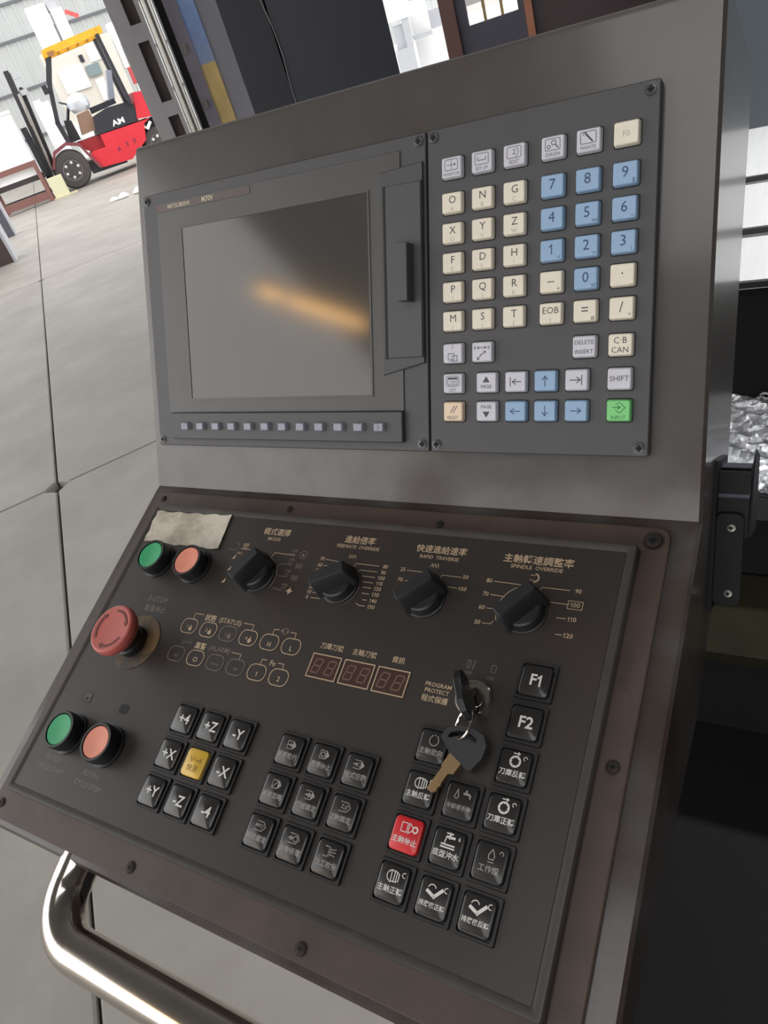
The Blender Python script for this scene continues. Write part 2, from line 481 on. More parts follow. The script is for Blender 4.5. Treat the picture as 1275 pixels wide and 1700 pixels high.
# memory card door on its raised block
b = MB(S)
b.prism([(226.2, -149), (257.6, -141.6), (257.6, -17.5), (226.2, -19.5)], 0, 2.0, bev=0.5)
blk = b.build('card_block', M_UNIT, disp, smooth=20)
b = MB(S)
b.slab(0, 0, 26.2, 109, 0.8, 3.2, r=.8, bev=.5)
b.build('card_door', M_DOOR, disp, M=TT(243.8, -83.4))
b = MB(S)
b.box(-1.2, 1.2, -55, 55, 1.6, 2.15)
b.build('door_groove', M_DARK, disp, M=TT(229.4, -83.4), smooth=0)
b = MB(S)
b.box(-.7, .7, -55, 55, 1.6, 2.3)
b.build('door_groove', M_DARK, disp, M=TT(257.6 - .5, -83.4), smooth=0)
b = MB(S)
b.slab(0, 0, 7.5, 36, 2.5, 12.5, r=.5, bev=.4)
b.build('door_latch', M_DOOR, disp, M=TT(247.6, -84.6))

def screw(parent, M, r=3.2, m=M_SCREW, name='screw', rec=0.4):
    b = MB(S)
    b.lathe([(r * 1.18, 0.0), (r * 1.18, .25), (r * .98, .3), (r * .9, 0.1), (r * .9, rec + .5), (r * .5, rec + .75)], 20)
    k = Ink(); L = r * .62; w = r * .26
    k.fill([(-w, -L), (w, -L), (w, L), (-w, L)]); k.fill([(-L, -w), (L, -w), (L, w), (-L, w)])
    b.add([(x, y, rec + .85) for x, y in k.v], k.f, 1)
    return b.build(name, [m, M_DARK], parent, M=M)
for x, y in ((5, -5), (254.5, -5), (5, -195), (254.5, -195)):
    screw(disp, TT(x, y))

# ---------------- keyboard unit
b = MB(S)
b.slab(330.3, -100, 139.4, 200, -6, 0, r=1.5, bev=0.6)
kb = b.build('keyboard_unit', M_UNIT, console)
for x, y in ((265.2, -5), (395, -5), (265.2, -195), (395, -195)):
    screw(kb, TT(x, y))
CX = [278.8, 299.0, 319.5, 342.7, 363.0, 383.5]
RY = [-25.0, -45.6, -63.5, -81.2, -98.8, -116.7, -136.7, -155.6, -173.5]

def win(k, w=9, h=6.5, y=1.3, t=.35): k.rring(0, y, w, h, 1.0, t); return k
def icon(name):
    k = Ink()
    if name == 'MONITOR':
        win(k); k.arrow(-2.8, 1.3, 2.8, 1.3, .35, 1.2); k.line([(0, -.9), (0, 3.4)], .35); k.text('MONITOR', 0, -4.1, 2.3)
    elif name == 'SETUP':
        win(k); k.line([(-2.6, 2.4), (-2.6, .6), (2.6, .6), (2.6, 2.4)], .4); k.text('SET UP', 0, -4.1, 2.6)
    elif name == 'EDIT':
        win(k); k.text('2', 0, 1.4, 4.2); k.arc(0, 1.3, 2.6, -70, 70, .35); k.text('EDIT', 0, -4.0, 2.9)
    elif name == 'DIAGN':
        win(k); k.arc(-2.2, .2, .9, 0, 360, .45); k.arc(.6, 2.2, 1.3, 0, 360, .45); k.line([(1.5, 1.2), (3.2, -.8)], .6); k.text('DIAGN', 0, -4.0, 2.7)
    elif name == 'MAINTE':
        win(k); k.line([(-1.2, 3.0), (2.2, -.8)], .9); k.arc(-1.8, 3.0, .9, -60, 200, .5); k.text('MAINTE', 0, -4.0, 2.5)
    elif name == '?':
        k.text('?', 0, 3.4, 4.0); k.line([(-3, -.2), (1.2, -.2), (1.2, -4), (-3, -4)], .4, True); k.line([(-.4, -1.6), (3.2, -1.6), (3.2, -4.8), (-.4, -4.8)], .4, True)
    elif name == '$':
        k.text('$', -4.6, 2.6, 2.8); k.text('$', 4.6, 2.6, 2.8); k.arrow(0, 2.6, 3, 2.6, .4, 1.3); k.arrow(0, 2.6, -3, 2.6, .4, 1.3)
        k.arrow(-1, -2, 2.6, .2, .45, 1.3); k.arrow(0, -1.4, -3, -4.6, .45, 1.3)
    elif name == 'LIST':
        k.rring(0, 1.4, 9.4, 6.6, 1.2, .35); k.rring(0, 1.4, 7, 4.8, .4, .35); k.fill([(-3.2, 2.5), (3.2, 2.5), (3.2, 3.5), (-3.2, 3.5)])
        k.line([(-1.6, 1.4), (2.4, 1.4)], .3); k.line([(-1.6, .4), (2.4, .4)], .3); k.text('LIST', 0, -4.2, 2.8)
    elif name == 'PAGEUP': k.tri(0, 2.0, 4.8, 3.8); k.text('PAGE', 0, -2.6, 3.0, .01)
    elif name == 'PAGEDN': k.tri(0, -2.0, 4.8, -3.8); k.text('PAGE', 0, 2.8, 3.0, .01)
    elif name == 'HOME': k.arrow(3.6, 0, -1.8, 0, .55, 2.6); k.line([(-3.2, 2.6), (-3.2, -2.6)], .55)
    elif name == 'END': k.arrow(-3.6, 0, 2.4, 0, .55, 2.6); k.line([(3.2, 2.6), (3.2, -2.6)], .55)
    elif name == 'UP': k.arrow(0, -3, 0, 2.8, .55, 2.6)
    elif name == 'DOWN': k.arrow(0, 3, 0, -2.8, .55, 2.6)
    elif name == 'LEFT': k.arrow(3, 0, -3, 0, .55, 2.6)
    elif name == 'RIGHT': k.arrow(-3, 0, 3, 0, .55, 2.6)
    elif name == 'RESET': k.line([(-1.6, -.6), (1.2, 3.6)], .5); k.line([(.4, -.6), (3.0, 3.6)], .5); k.text('RESET', 0, -3.9, 3.0)
    elif name == 'INPUT':
        k.line([(-1.6, 3.4), (.8, 4.6), (3.8, 1.6), (.8, -1.4), (-1.6, .2)], .4); k.arrow(-3.2, 1.8, 1.0, 1.8, .5, 1.5); k.text('INPUT', 0, -4.0, 3.0)
    return k
K = []
def key(c, r, m, ink, legend, w=14.2, h=12.8, x=None, lab=None): K.append((CX[c] if x is None else x, RY[r], m, ink, legend, w, h, lab))
for c, n in enumerate(('MONITOR', 'SETUP', 'EDIT', 'DIAGN', 'MAINTE')): key(c, 0, M_GREYK, M_INK, n)
key(5, 0, M_CREAM, M_INKF, ('F0', ''))
let = [('O', 'A', 'N', 'B', 'G', 'C'), ('X', 'U', 'Y', 'V', 'Z', 'W'), ('F', 'E', 'D', 'L', 'H', '!'), ('P', 'I', 'Q', 'J', 'R', 'K'), ('M', '(', 'S', ')', 'T', '[')]
for r, row in enumerate(let):
    for c in range(3): key(c, r + 1, M_CREAM, M_INK, (row[2 * c], row[2 * c + 1]))
num = [(('7', ''), ('8', ''), ('9', '$')), (('4', ''), ('5', '∞'), ('6', '~')), (('1', '<'), ('2', '>'), ('3', '\\'))]
for r, row in enumerate(num):
    for c in range(3): key(3 + c, r + 1, M_BLUEK, M_INKB, ('n',) + row[c], lab='blue number key')
key(3, 4, M_CREAM, M_INK, ('n', '–', '+')); key(4, 4, M_BLUEK, M_INKB, ('n', '0', 'SP'), lab='blue number key'); key(5, 4, M_CREAM, M_INK, ('n', '·', ','))
key(3, 5, M_CREAM, M_INK, ('EOB', ']')); key(4, 5, M_CREAM, M_INK, ('n', '=', '#')); key(5, 5, M_CREAM, M_INK, ('n', '/', '*'))
key(0, 6, M_GREYK, M_INK, '?'); key(1, 6, M_GREYK, M_INK, '$')
key(4, 6, M_GREYK, M_INK, ('2', 'DELETE', 'INSERT')); key(5, 6, M_CREAM, M_INK, ('2', 'C·B', 'CAN'))
key(0, 7, M_GREYK, M_INK, 'LIST')
CX2 = [302.0, 321.2, 340.0, 358.9]
for x_, n, m, ik in ((0, 'PAGEUP', M_GREYK, M_INK), (1, 'HOME', M_GREYK, M_INK), (2, 'UP', M_BLUEK, M_INKB), (3, 'END', M_GREYK, M_INK)):
    key(0, 7, m, ik, n, x=CX2[x_], lab='blue arrow key' if m is M_BLUEK else None)
key(5, 7, M_GREYK, M_INK, ('SHIFT', ''))
key(0, 8, M_PEACH, M_INK, 'RESET', lab='peach reset key')
for x_, n, m, ik in ((0, 'PAGEDN', M_GREYK, M_INK), (1, 'LEFT', M_BLUEK, M_INKB), (2, 'DOWN', M_BLUEK, M_INKB), (3, 'RIGHT', M_BLUEK, M_INKB)):
    key(0, 8, m, ik, n, x=CX2[x_], lab='blue arrow key' if m is M_BLUEK else None)
key(5, 8, M_GREENK, M_INKG, 'INPUT', lab='green input key')
for (x, y, m, ink, lg, w, h, lab) in K:
    b = MB(S)
    b.slab(0, 0, w + 1.0, h + 1.0, 0.02, 0.25, r=1.4, bev=.1, mi=2)
    b.slab(0, 0, w, h, 0, 3.6, r=1.3, bev=.6, taper=.5)
    k, k2 = Ink(), Ink()
    if isinstance(lg, str): k = icon(lg)
    elif lg[0] == '2':
        k.text(lg[1], 0, 2.3, 3.4 if len(lg[1]) > 4 else 5.0); k.text(lg[2], 0, -3.0, 3.4 if len(lg[2]) > 4 else 4.6)
    elif lg[0] == 'n':
        k.text(lg[1], 0, 0.4, 8.2); k.text(lg[2], 4.6, -4.2, 3.6 if len(lg[2]) < 2 else 2.8)
    elif lg[0] == 'SHIFT': k.text('SHIFT', 0, 0, 4.4)
    elif lg[0] == 'EOB': k.text('EOB', 0, 1.6, 5.4); k2.text(']', 0, -4.2, 3.2)
    elif lg[0] == 'F0': k.text('F0', 0, -.6, 4.2)
    else:
        k.text(lg[0], 0.6, 1.4, 6.4); k2.text(lg[1], 0.4, -4.0, 3.6)
    b.ink(k, 3.68, 1)
    if k2.v: b.ink(k2, 3.68, 3)
    b.build('key_cap', [m, ink, M_DARK, M_INKF], kb, M=TT(x, y), label=lab)

# ---------------- rusty base plate of the switch desk
b = MB(S)
pl = rrect(206.5, -137.6, 417, 271, 7, 4)
b.loops([[(x, y, -3.2) for x, y in pl], [(x, y, -.5) for x, y in pl], [(206.5 + (x - 206.5) * .997, -137.6 + (y + 137.6) * .996, 0) for x, y in pl]])
plate = b.build('base_plate', M_PLATE, console, M=ML, label='rust stained brown mounting plate')
for u, v, r in ((6.4, 9, 2.6), (142.8, 9.8, 2.6), (270.6, 11.8, 2.6), (406.2, 11.2, 5.0), (407.6, 139.6, 3.2), (6.6, 263.5, 3.0), (143.2, 266, 3.2), (273.5, 266.6, 3.2)):
    screw(plate, TT(u, -v, 0), r=r, m=M_SCREWR, name='plate_screw', rec=0.2 if r < 4 else .8)
# cover: frame with bevelled rim and the printed film let into it
b = MB(S)
HF = 6.3
def ring_pts(x0, x1, v0, v1, r, z): return [(x, y, z) for x, y in rrect((x0 + x1) / 2, -(v0 + v1) / 2, x1 - x0, v1 - v0, r, 3)]
b.loops([ring_pts(10.5, 400.5, 17.5, 254.5, 2, 0), ring_pts(10.8, 400.2, 17.8, 254.2, 2, HF - .6), ring_pts(11.6, 399.4, 18.6, 253.4, 1.6, HF + .6),
         ring_pts(14.6, 396.2, 21.4, 250.6, 1.2, HF + .7), ring_pts(16.2, 394.6, 23.0, 249.0, 1.0, HF - .3)], True, True)
frame = b.build('switch_panel', M_FRAME, console, M=ML, label='raised switch panel with worn rim')
b = MB(S)
b.slab(205.4, -136, 378.2, 225.6, HF - .25, HF, r=1, bev=.1)
film = b.build('panel_film', M_FILM, frame)
ZI = HF + .08

def printing(name, inks, loc=(0, 0)):
    """flat printed graphics on the film: list of (ink, material)"""
    b = MB(S); ms = []
    for k, m in inks:
        b.add([(x - loc[0], y - loc[1], 0) for x, y in k.v], k.f, len(ms)); ms.append(m)
    return b.build(name, ms, frame, M=TT(loc[0], loc[1], ZI), smooth=0)

KNOBS = {'mode': (147.5, 68.5), 'feed': (217.5, 67.5), 'rapid': (281.5, 68.0), 'spin': (345.5, 68.0)}
# mode dial
T, F_ = Ink(), Ink()
T.text('模式選擇', 147, -33.4, 6.2, .01); T.text('MODE', 147, -39.0, 3.6, .01, 1.15)
T.line([(121, -49.6), (140.6, -49.4), (141.3, -53)], .5); T.line([(151, -54.6), (153, -49.6), (171, -49.8)], .5)
F_.arc(147.5, -69, 15.3, 92, -32, .5)
F_.line([(160.4, -59.6), (161.5, -57.6), (171.8, -57.2)], .5); F_.line([(164.2, -66.8), (171.9, -66.6)], .5); F_.line([(163.8, -76.2), (171.8, -77.2)], .5)
for (u, v) in ((169.5, 46.3), (170, 53.6), (171, 62.5), (173, 73)):
    F_.text('手輪', u, -v, 2.6); F_.text('JOG', u, -v - 2.4, 1.9)
T.text('自動', 124, -46.2, 3.0); T.text('MEM', 124, -48.6, 2.0); T.text('MDI', 121, -53.4, 2.8)
F_.arc(178.2, -48.6, 3.0, 0, 360, .4); F_.tri(178.2, -48.6, 3, 2.8)
for (u, v) in ((178.8, 57.6), (179, 66.8)):
    F_.line([(u - 3.4, -v + 2), (u - 2.4, -v - 2), (u - 1.4, -v + 2), (u - .4, -v - 2), (u + .6, -v + 2), (u + 1.6, -v - 2), (u + 2.6, -v + 2)], .45)
T.disc(178.8, -76.8, 1.7); T.line([(178.8, -74), (178.8, -79.6)], .4); T.line([(176, -76.8), (181.6, -76.8)], .4)
for (u, v) in ((117.5, 56.8), (118, 66.4), (118, 76.4)):
    T.fill([(u - 1.4, -v - 2.2), (u + 1.4, -v - 1.2), (u + 1.2, -v + 2.4)])
F_.arc(114.6, -48.2, 3, -100, 120, .4); F_.line([(109, -50.8), (114, -51)], .4)
printing('dial_markings', [(T, M_PRINTT), (F_, M_PRINTF)], (147.5, -68.5))
# feedrate dial
T = Ink()
T.text('進給倍率', 219.5, -33.2, 6.2, .01); T.text('FEEDRATE  OVERRIDE', 219.5, -38.4, 3.5, .008, 1.0)
T.line([(215.4, -46.6), (216.3, -44.2), (217.3, -46.8), (218.3, -44.2), (219.3, -46.8), (220.3, -44.2), (221.3, -46.6)], .4)
for s_, v, e in (('70', 49.8, (216.5, -51)), ('60', 54.6, (212, -55)), ('50', 59, (205.5, -58.8)), ('40', 63.6, (204, -63.6)), ('30', 67.6, (203, -67.6)), ('20', 71.4, (203, -71.4)), ('10', 75.2, (203.4, -75.2)), ('0', 79, (205.6, -78.8))):
    T.text(s_, 195.2, -v, 3.8, .008); T.line([(198.3, -v), e], .4)
T.line([(216.5, -51), (217.4, -54.6)], .4); T.line([(212, -55), (213, -57)], .4)
for s_, v, x0 in (('80', 50.2, 223), ('90', 54.6, 228), ('100', 58.6, 231.5), ('110', 62.6, 233.6), ('120', 66.4, 234.8), ('130', 70.6, 235.8), ('140', 75.0, 238), ('150', 79.2, 236.6)):
    T.text(s_, 246, -v, 3.8, .008); T.line([(x0, -v), (241, -v)], .4)
T.line([(223, -50.4), (222.2, -55.6)], .4); T.line([(228, -54.8), (225.8, -56.4)], .4); T.line([(236.6, -79.2), (234.4, -78)], .4)
T.text('%', 218.5, -52.8, 3.2)
F_ = Ink(); F_.arc(217.5, -67.5, 14.5, 80, -60, .35)
printing('dial_markings', [(T, M_PRINTT), (F_, M_PRINTF)], (217.5, -67.5))
# rapid dial
T = Ink()
T.text('快速進給速率', 281.6, -34.2, 6.0, .01); T.text('RAPID  TRAVERSE', 281.6, -39.6, 3.5, .008, 1.0)
T.line([(277.6, -46.4), (278.6, -43.8), (279.6, -46.4), (280.6, -43.8), (281.6, -46.4), (282.6, -43.8), (283.4, -46.4)], .4)
T.text('25', 259.2, -50.4, 3.8, .008); T.line([(262.2, -50.6), (275.5, -50.6), (276.4, -55.2)], .4)
T.text('F0', 260, -57.6, 3.8, .008); T.line([(263.6, -57.8), (267.6, -58), (268.6, -59.8)], .4)
T.text('50', 303.4, -50.6, 3.8, .008); T.line([(286.3, -54), (287.6, -51), (300.6, -50.9)], .4)
T.text('100', 303.6, -58.6, 3.8, .008); T.line([(294, -58.3), (300, -58.5)], .4); T.text('%', 281.8, -52.6, 3.2)
printing('dial_markings', [(T, M_PRINTT)], (281.5, -68))
# spindle dial
T = Ink()
T.text('主軸轉速調整率', 345.6, -34.6, 6.2, .012); T.text('SPINDLE  OVERRIDE', 345.6, -39.4, 3.5, .008, 1.02)
T.line([(343.5, -44), (346, -44)], .4); T.line([(343.5, -47.2), (346, -47.2)], .4); T.arc(346, -45.6, 2.6, -90, 90, .9)
for s_, v, e in (('80', 50.8, [(339.2, -51), (340, -55)]), ('70', 59.6, [(331, -59.8), (332, -61)]), ('60', 68.4, [(325.8, -68.4)]), ('50', 78, [(327, -77.9), (328.6, -76)])):
    T.text(s_, 319.2, -v, 3.8, .008); T.line([(322.4, -v)] + e, .4)
T.line([(349.7, -55.4), (352, -51), (368, -50.8)], .4)
for s_, v, x0 in (('90', 50.9, None), ('100', 59.5, 359), ('110', 68.2, 364.5), ('120', 78, 366)):
    T.text(s_, 373, -v, 3.8, .008)
    if x0: T.line([(x0, -v), (369.4, -v)], .4)
T.rring(373, -59.5, 8.6, 5.2, .3, .35); T.text('%', 345.8, -52.8, 3.2)
F_ = Ink(); F_.arc(345.5, -68, 17, 110, 205, .4)
printing('dial_markings', [(T, M_PRINTT), (F_, M_PRINTT)], (345.5, -68))
# emergency stop, cycle captions
T, F_ = Ink(), Ink()
T.text('E-STOP', 64.5, -99.6, 6.0, .006, 1.05); F_.text('緊急停止', 66, -107.4, 5.6, .01)
printing('stop_caption', [(T, M_PRINTF), (F_, M_PRINTF)], (64.5, -103))
F_ = Ink(); F_.text('程式啟動', 42, -225.6, 4.2); F_.text('CYCLE START', 43, -232.4, 4.6)
printing('start_caption', [(F_, M_PRINTF)], (42, -229))
F_ = Ink(); F_.text('程式停止', 83, -226.6, 4.2); F_.text('CYCLE STOP', 84, -233.6, 4.6)
printing('cycle_stop_caption', [(F_, M_PRINTF)], (84, -230))
# status and alarm lamps
US = (106.5, 125.1, 143.5, 161.9, 180.4, 198.6)
hand = Ink(); hand.disc(0.8, -.6, 1.5); hand.fill([(0.2, 0), (1.3, 0), (1.1, 2.2), (0.5, 2.2)])
for r_, v in enumerate((114.5, 135.7)):
    for i, u in enumerate(US):
        b = MB(S)
        b.slab(0, 0, 14.2, 10.2, 0, .25, r=4.2, bev=.1, n=5)
        k = Ink(); k.rring(0, 0, 15.2, 11.2, 4.8, .55)
        q = Ink()
        if r_ == 0 and i < 4: q.text('1234'[i], -1.4, -.6, 3.6); q.at(hand, 1.0, -1.2)
        elif r_ == 0: q.text('HL'[i - 4], 0.4, -1.6, 4.6, .01)
        else:
            q.text(('NC', 'O', 'SPINDLE', '24', '1', '2')[i], 0.4, -1.2, (2.6, 5.0, 1.8, 3.0, 4.6, 4.6)[i], .01)
        b.add([(x, y, .33) for x, y in k.v], k.f, 1); b.add([(x, y, .33) for x, y in q.v], q.f, 2)
        faint = (r_ == 1 and i in (0, 2, 3)) or (r_ == 0 and i == 2)
        b.build('status_lamp', [M_FILM, M_PRINTF if faint else M_PRINTT, M_PRINTF if faint else M_PRINTT], frame, M=TT(u, -v, HF))
T, F_ = Ink(), Ink()
T.text('狀態', 122.4, -106.2, 5.2, .015); T.text('(STATUS)', 141, -106.0, 5.0, .006)
T.line([(107.0, -108.6), (107.0, -104.5), (115.2, -104.4)], .45); T.line([(153.4, -105), (162.2, -104.9), (162.3, -109)], .45)
T.text('異警', 124.8, -127.2, 5.2, .015); F_.text('(ALARM)', 142.4, -126.4, 5.0, .004)
F_.line([(107.4, -129.6), (107.4, -126.4), (115.5, -126)], .45); T.line([(153.8, -126.4), (162, -126.5), (162.1, -130)], .45)
T.line([(180.3, -109), (180.1, -105.2), (184.2, -105)], .45); T.line([(194, -105.2), (198.5, -105.2), (198.6, -109.2)], .45)
F_.arc(189.6, -105.2, 2.0, 0, 360, .5); F_.disc(187.0, -105.2, 1.2); F_.disc(191.4, -105.2, 1.0)
T.line([(180.6, -130.2), (180.5, -126.6), (184.3, -126.4)], .45); T.line([(194, -126.8), (198.6, -126.7), (198.8, -130)], .45); T.text('Fn', 189.8, -127.8, 5.0, .01)
printing('lamp_captions', [(T, M_PRINTT), (F_, M_PRINTF)], (152, -117))
# three two-digit displays
SEG = Ink()
def digit(k, x, y, w=5.2, h=9.0, sl=.9):
    t = .9
    def L(a, b): k.line([(x + a[0] * w / 2 + sl * a[1] / 1, y + a[1] * h / 2), (x + b[0] * w / 2 + sl * b[1], y + b[1] * h / 2)], t)
    for a, b in (((-.7, 1), (.7, 1)), ((-.7, 0), (.7, 0)), ((-.7, -1), (.7, -1)), ((-1, .85), (-1, .15)), ((1, .85), (1, .15)), ((-1, -.15), (-1, -.85)), ((1, -.15), (1, -.85))): L(a, b)
for i, (u, cap) in enumerate(((228.5, '刀庫刀號'), (252.8, '主軸刀號'), (277.0, '資訊'))):
    b = MB(S)
    b.slab(0, 0, 21.4, 15.2, 0, .3, r=.3, bev=.1, n=1)
    k = Ink(); k.rring(0, 0, 22, 15.8, .3, .7)
    q = Ink(); digit(q, -5, 0); digit(q, 5, 0)
    b.add([(x, y, .4) for x, y in k.v], k.f, 1); b.add([(x, y, .4) for x, y in q.v], q.f, 2)
    b.build('digit_display', [M_SEGBG, M_PRINTT, M_SEG], frame, M=TT(u, -123.1, HF))
    T = Ink(); T.text(cap, u + .5, -109.8, 4.4, .008)
    printing('display_caption', [(T, M_PRINTT)], (u, -109.8))
T = Ink(); T.text('PROGRAM', 307.4, -119.6, 3.4, .008, 1.05); T.text('PROTECT', 307.4, -123.2, 3.4, .008, 1.05); T.text('程式保護', 307.4, -128, 4.2, .01)
F_ = Ink()
F_.rring(321.6, -103.6, 2.2, 5, .8, .4); F_.line([(325, -101), (324.4, -106.4)], .5); F_.rring(336.8, -104, 3, 4.4, .4, .4)
F_.text('OFF', 322.4, -109, 2.8); F_.text('ON', 336.2, -109.6, 2.8)
printing('lock_caption', [(T, M_PRINTT), (F_, M_PRINTF)], (315, -116))
# small empty lamp hole and removed lamp patch beside the cycle buttons
b = MB(S); b.slab(0, 0, 8.4, 6.8, 0, .18, r=2.2, bev=.05)
b.build('empty_hole', M_DARK, frame, M=TT(83.6, -181, HF - .05))
b = MB(S); b.slab(0, 0, 7.6, 6.6, 0, .14, r=.6, bev=.05); k = Ink(); k.rring(0, 0, 8, 7, .6, .4); k.disc(0, -1, 1.3); b.add([(x, y, .2) for x, y in k.v], k.f, 1)
b.build('lamp_mark', [mat('mark_grey', (82, 76, 72), .6), M_DARK], frame, M=TT(44.5, -180.6, HF))

# ---------------- actuators on the desk: parts of the console
M_HF = HF
def push_button(u, v, m, lab):
    b = MB(S)
    b.lathe([(14.2, 0), (14.2, 1.4), (12.4, 1.8), (12.2, 4), (13.3, 4.6), (13.3, 10.4), (12.6, 12.0), (11.2, 12.0), (11.0, 10.4)], 36)
    pb = b.build('push_button', M_BLACK, console, M=LT(u, v, HF), label=lab)
    b = MB(S)
    b.lathe([(10.9, 8), (10.9, 11.0), (10.2, 11.6), (5, 11.2), (0.6, 11.0)], 36)
    b.build('button_cap', m, pb)
push_button(46.4, 69.0, M_GREENB, 'green push button under the paper label')
push_button(85.6, 69.3, M_SALMON, 'salmon push button under the paper label')
push_button(46.4, 207.2, M_GREENB, 'green cycle start button')
push_button(85.4, 207, M_SALMON, 'salmon cycle stop button')
# emergency stop
b = MB(S)
b.lathe([(21.0, 0), (21.0, .4), (13.5, .45)], 40, c=(2.4, 0.5), mi=0)
b.lathe([(12, .3), (12, 6), (10.5, 7), (10.5, 16)], 32, mi=1)
es = b.build('emergency_stop', [M_OCHRE, M_BLACK], console, M=LT(61.8, 134.5, HF), label='faded red mushroom stop button')
b = MB(S)
b.lathe([(10.8, 12), (15, 14), (17.6, 17), (18.7, 20), (18.7, 22), (17.9, 24.2), (16.6, 24.9), (12, 24.5), (.5, 24.3)], 40)
k = Ink()
for a0 in (100, 220, 340):
    k.arc(0, 0, 13.4, a0, a0 - 72, 1.7, 14)
    a = math.radians(a0 - 72); a2 = math.radians(a0 - 86)
    k.fill([(15.6 * math.cos(a), 15.6 * math.sin(a)), (11.2 * math.cos(a), 11.2 * math.sin(a)), (13.4 * math.cos(a2), 13.4 * math.sin(a2))])
b.add([(x, y, 25.02) for x, y in k.v], k.f, 1)
b.build('mushroom_head', [M_ESTOP, M_ESTOPD], es)
# rotary switches: round skirt and bar grip
for nm, ang in (('mode', 59), ('feed', 30), ('rapid', 42), ('spin', 50)):
    u, v = KNOBS[nm]
    b = MB(S)
    b.lathe([(13.4, 0), (13.4, 1.2), (12.6, 1.6), (11.8, 7.4), (10.8, 8.4)], 36)
    rs = b.build('rotary_switch', M_KNOB, console, M=LT(u, v, HF))
    b = MB(S)
    g0 = rrect(0, 0, 29.5, 13.5, 2.2, 3); g1 = rrect(0, 0, 28, 11.4, 2, 3); g2 = rrect(-.5, 0, 26, 8.8, 1.8, 3); g3 = rrect(-.5, 0, 24, 7.0, 1.2, 3)
    b.loops([[(x, y, 4) for x, y in g0], [(x, y, 11) for x, y in g1], [(x, y, 19) for x, y in g2], [(x, y, 20.4) for x, y in g3]])
    b.build('knob_grip', M_KNOB, rs, M=Matrix.Rotation(math.radians(ang), 4, 'Z'))
# key switch
b = MB(S)
b.lathe([(10.4, 0), (10.4, 3.0), (9.6, 3.8), (8.2, 3.8), (8.0, 2.6), (6.0, 2.6), (5.8, 3.4), (.5, 3.4)], 32)
b.add([(x, y, 3.5) for x, y in ((-.8, -3.6), (.8, -3.6), (.8, 3.6), (-.8, 3.6))], [(0, 1, 2, 3)], 1)
b.build('key_switch', [M_CHROME, M_DARK], console, M=LT(330.6, 122.6, HF), label='round chrome key lock')

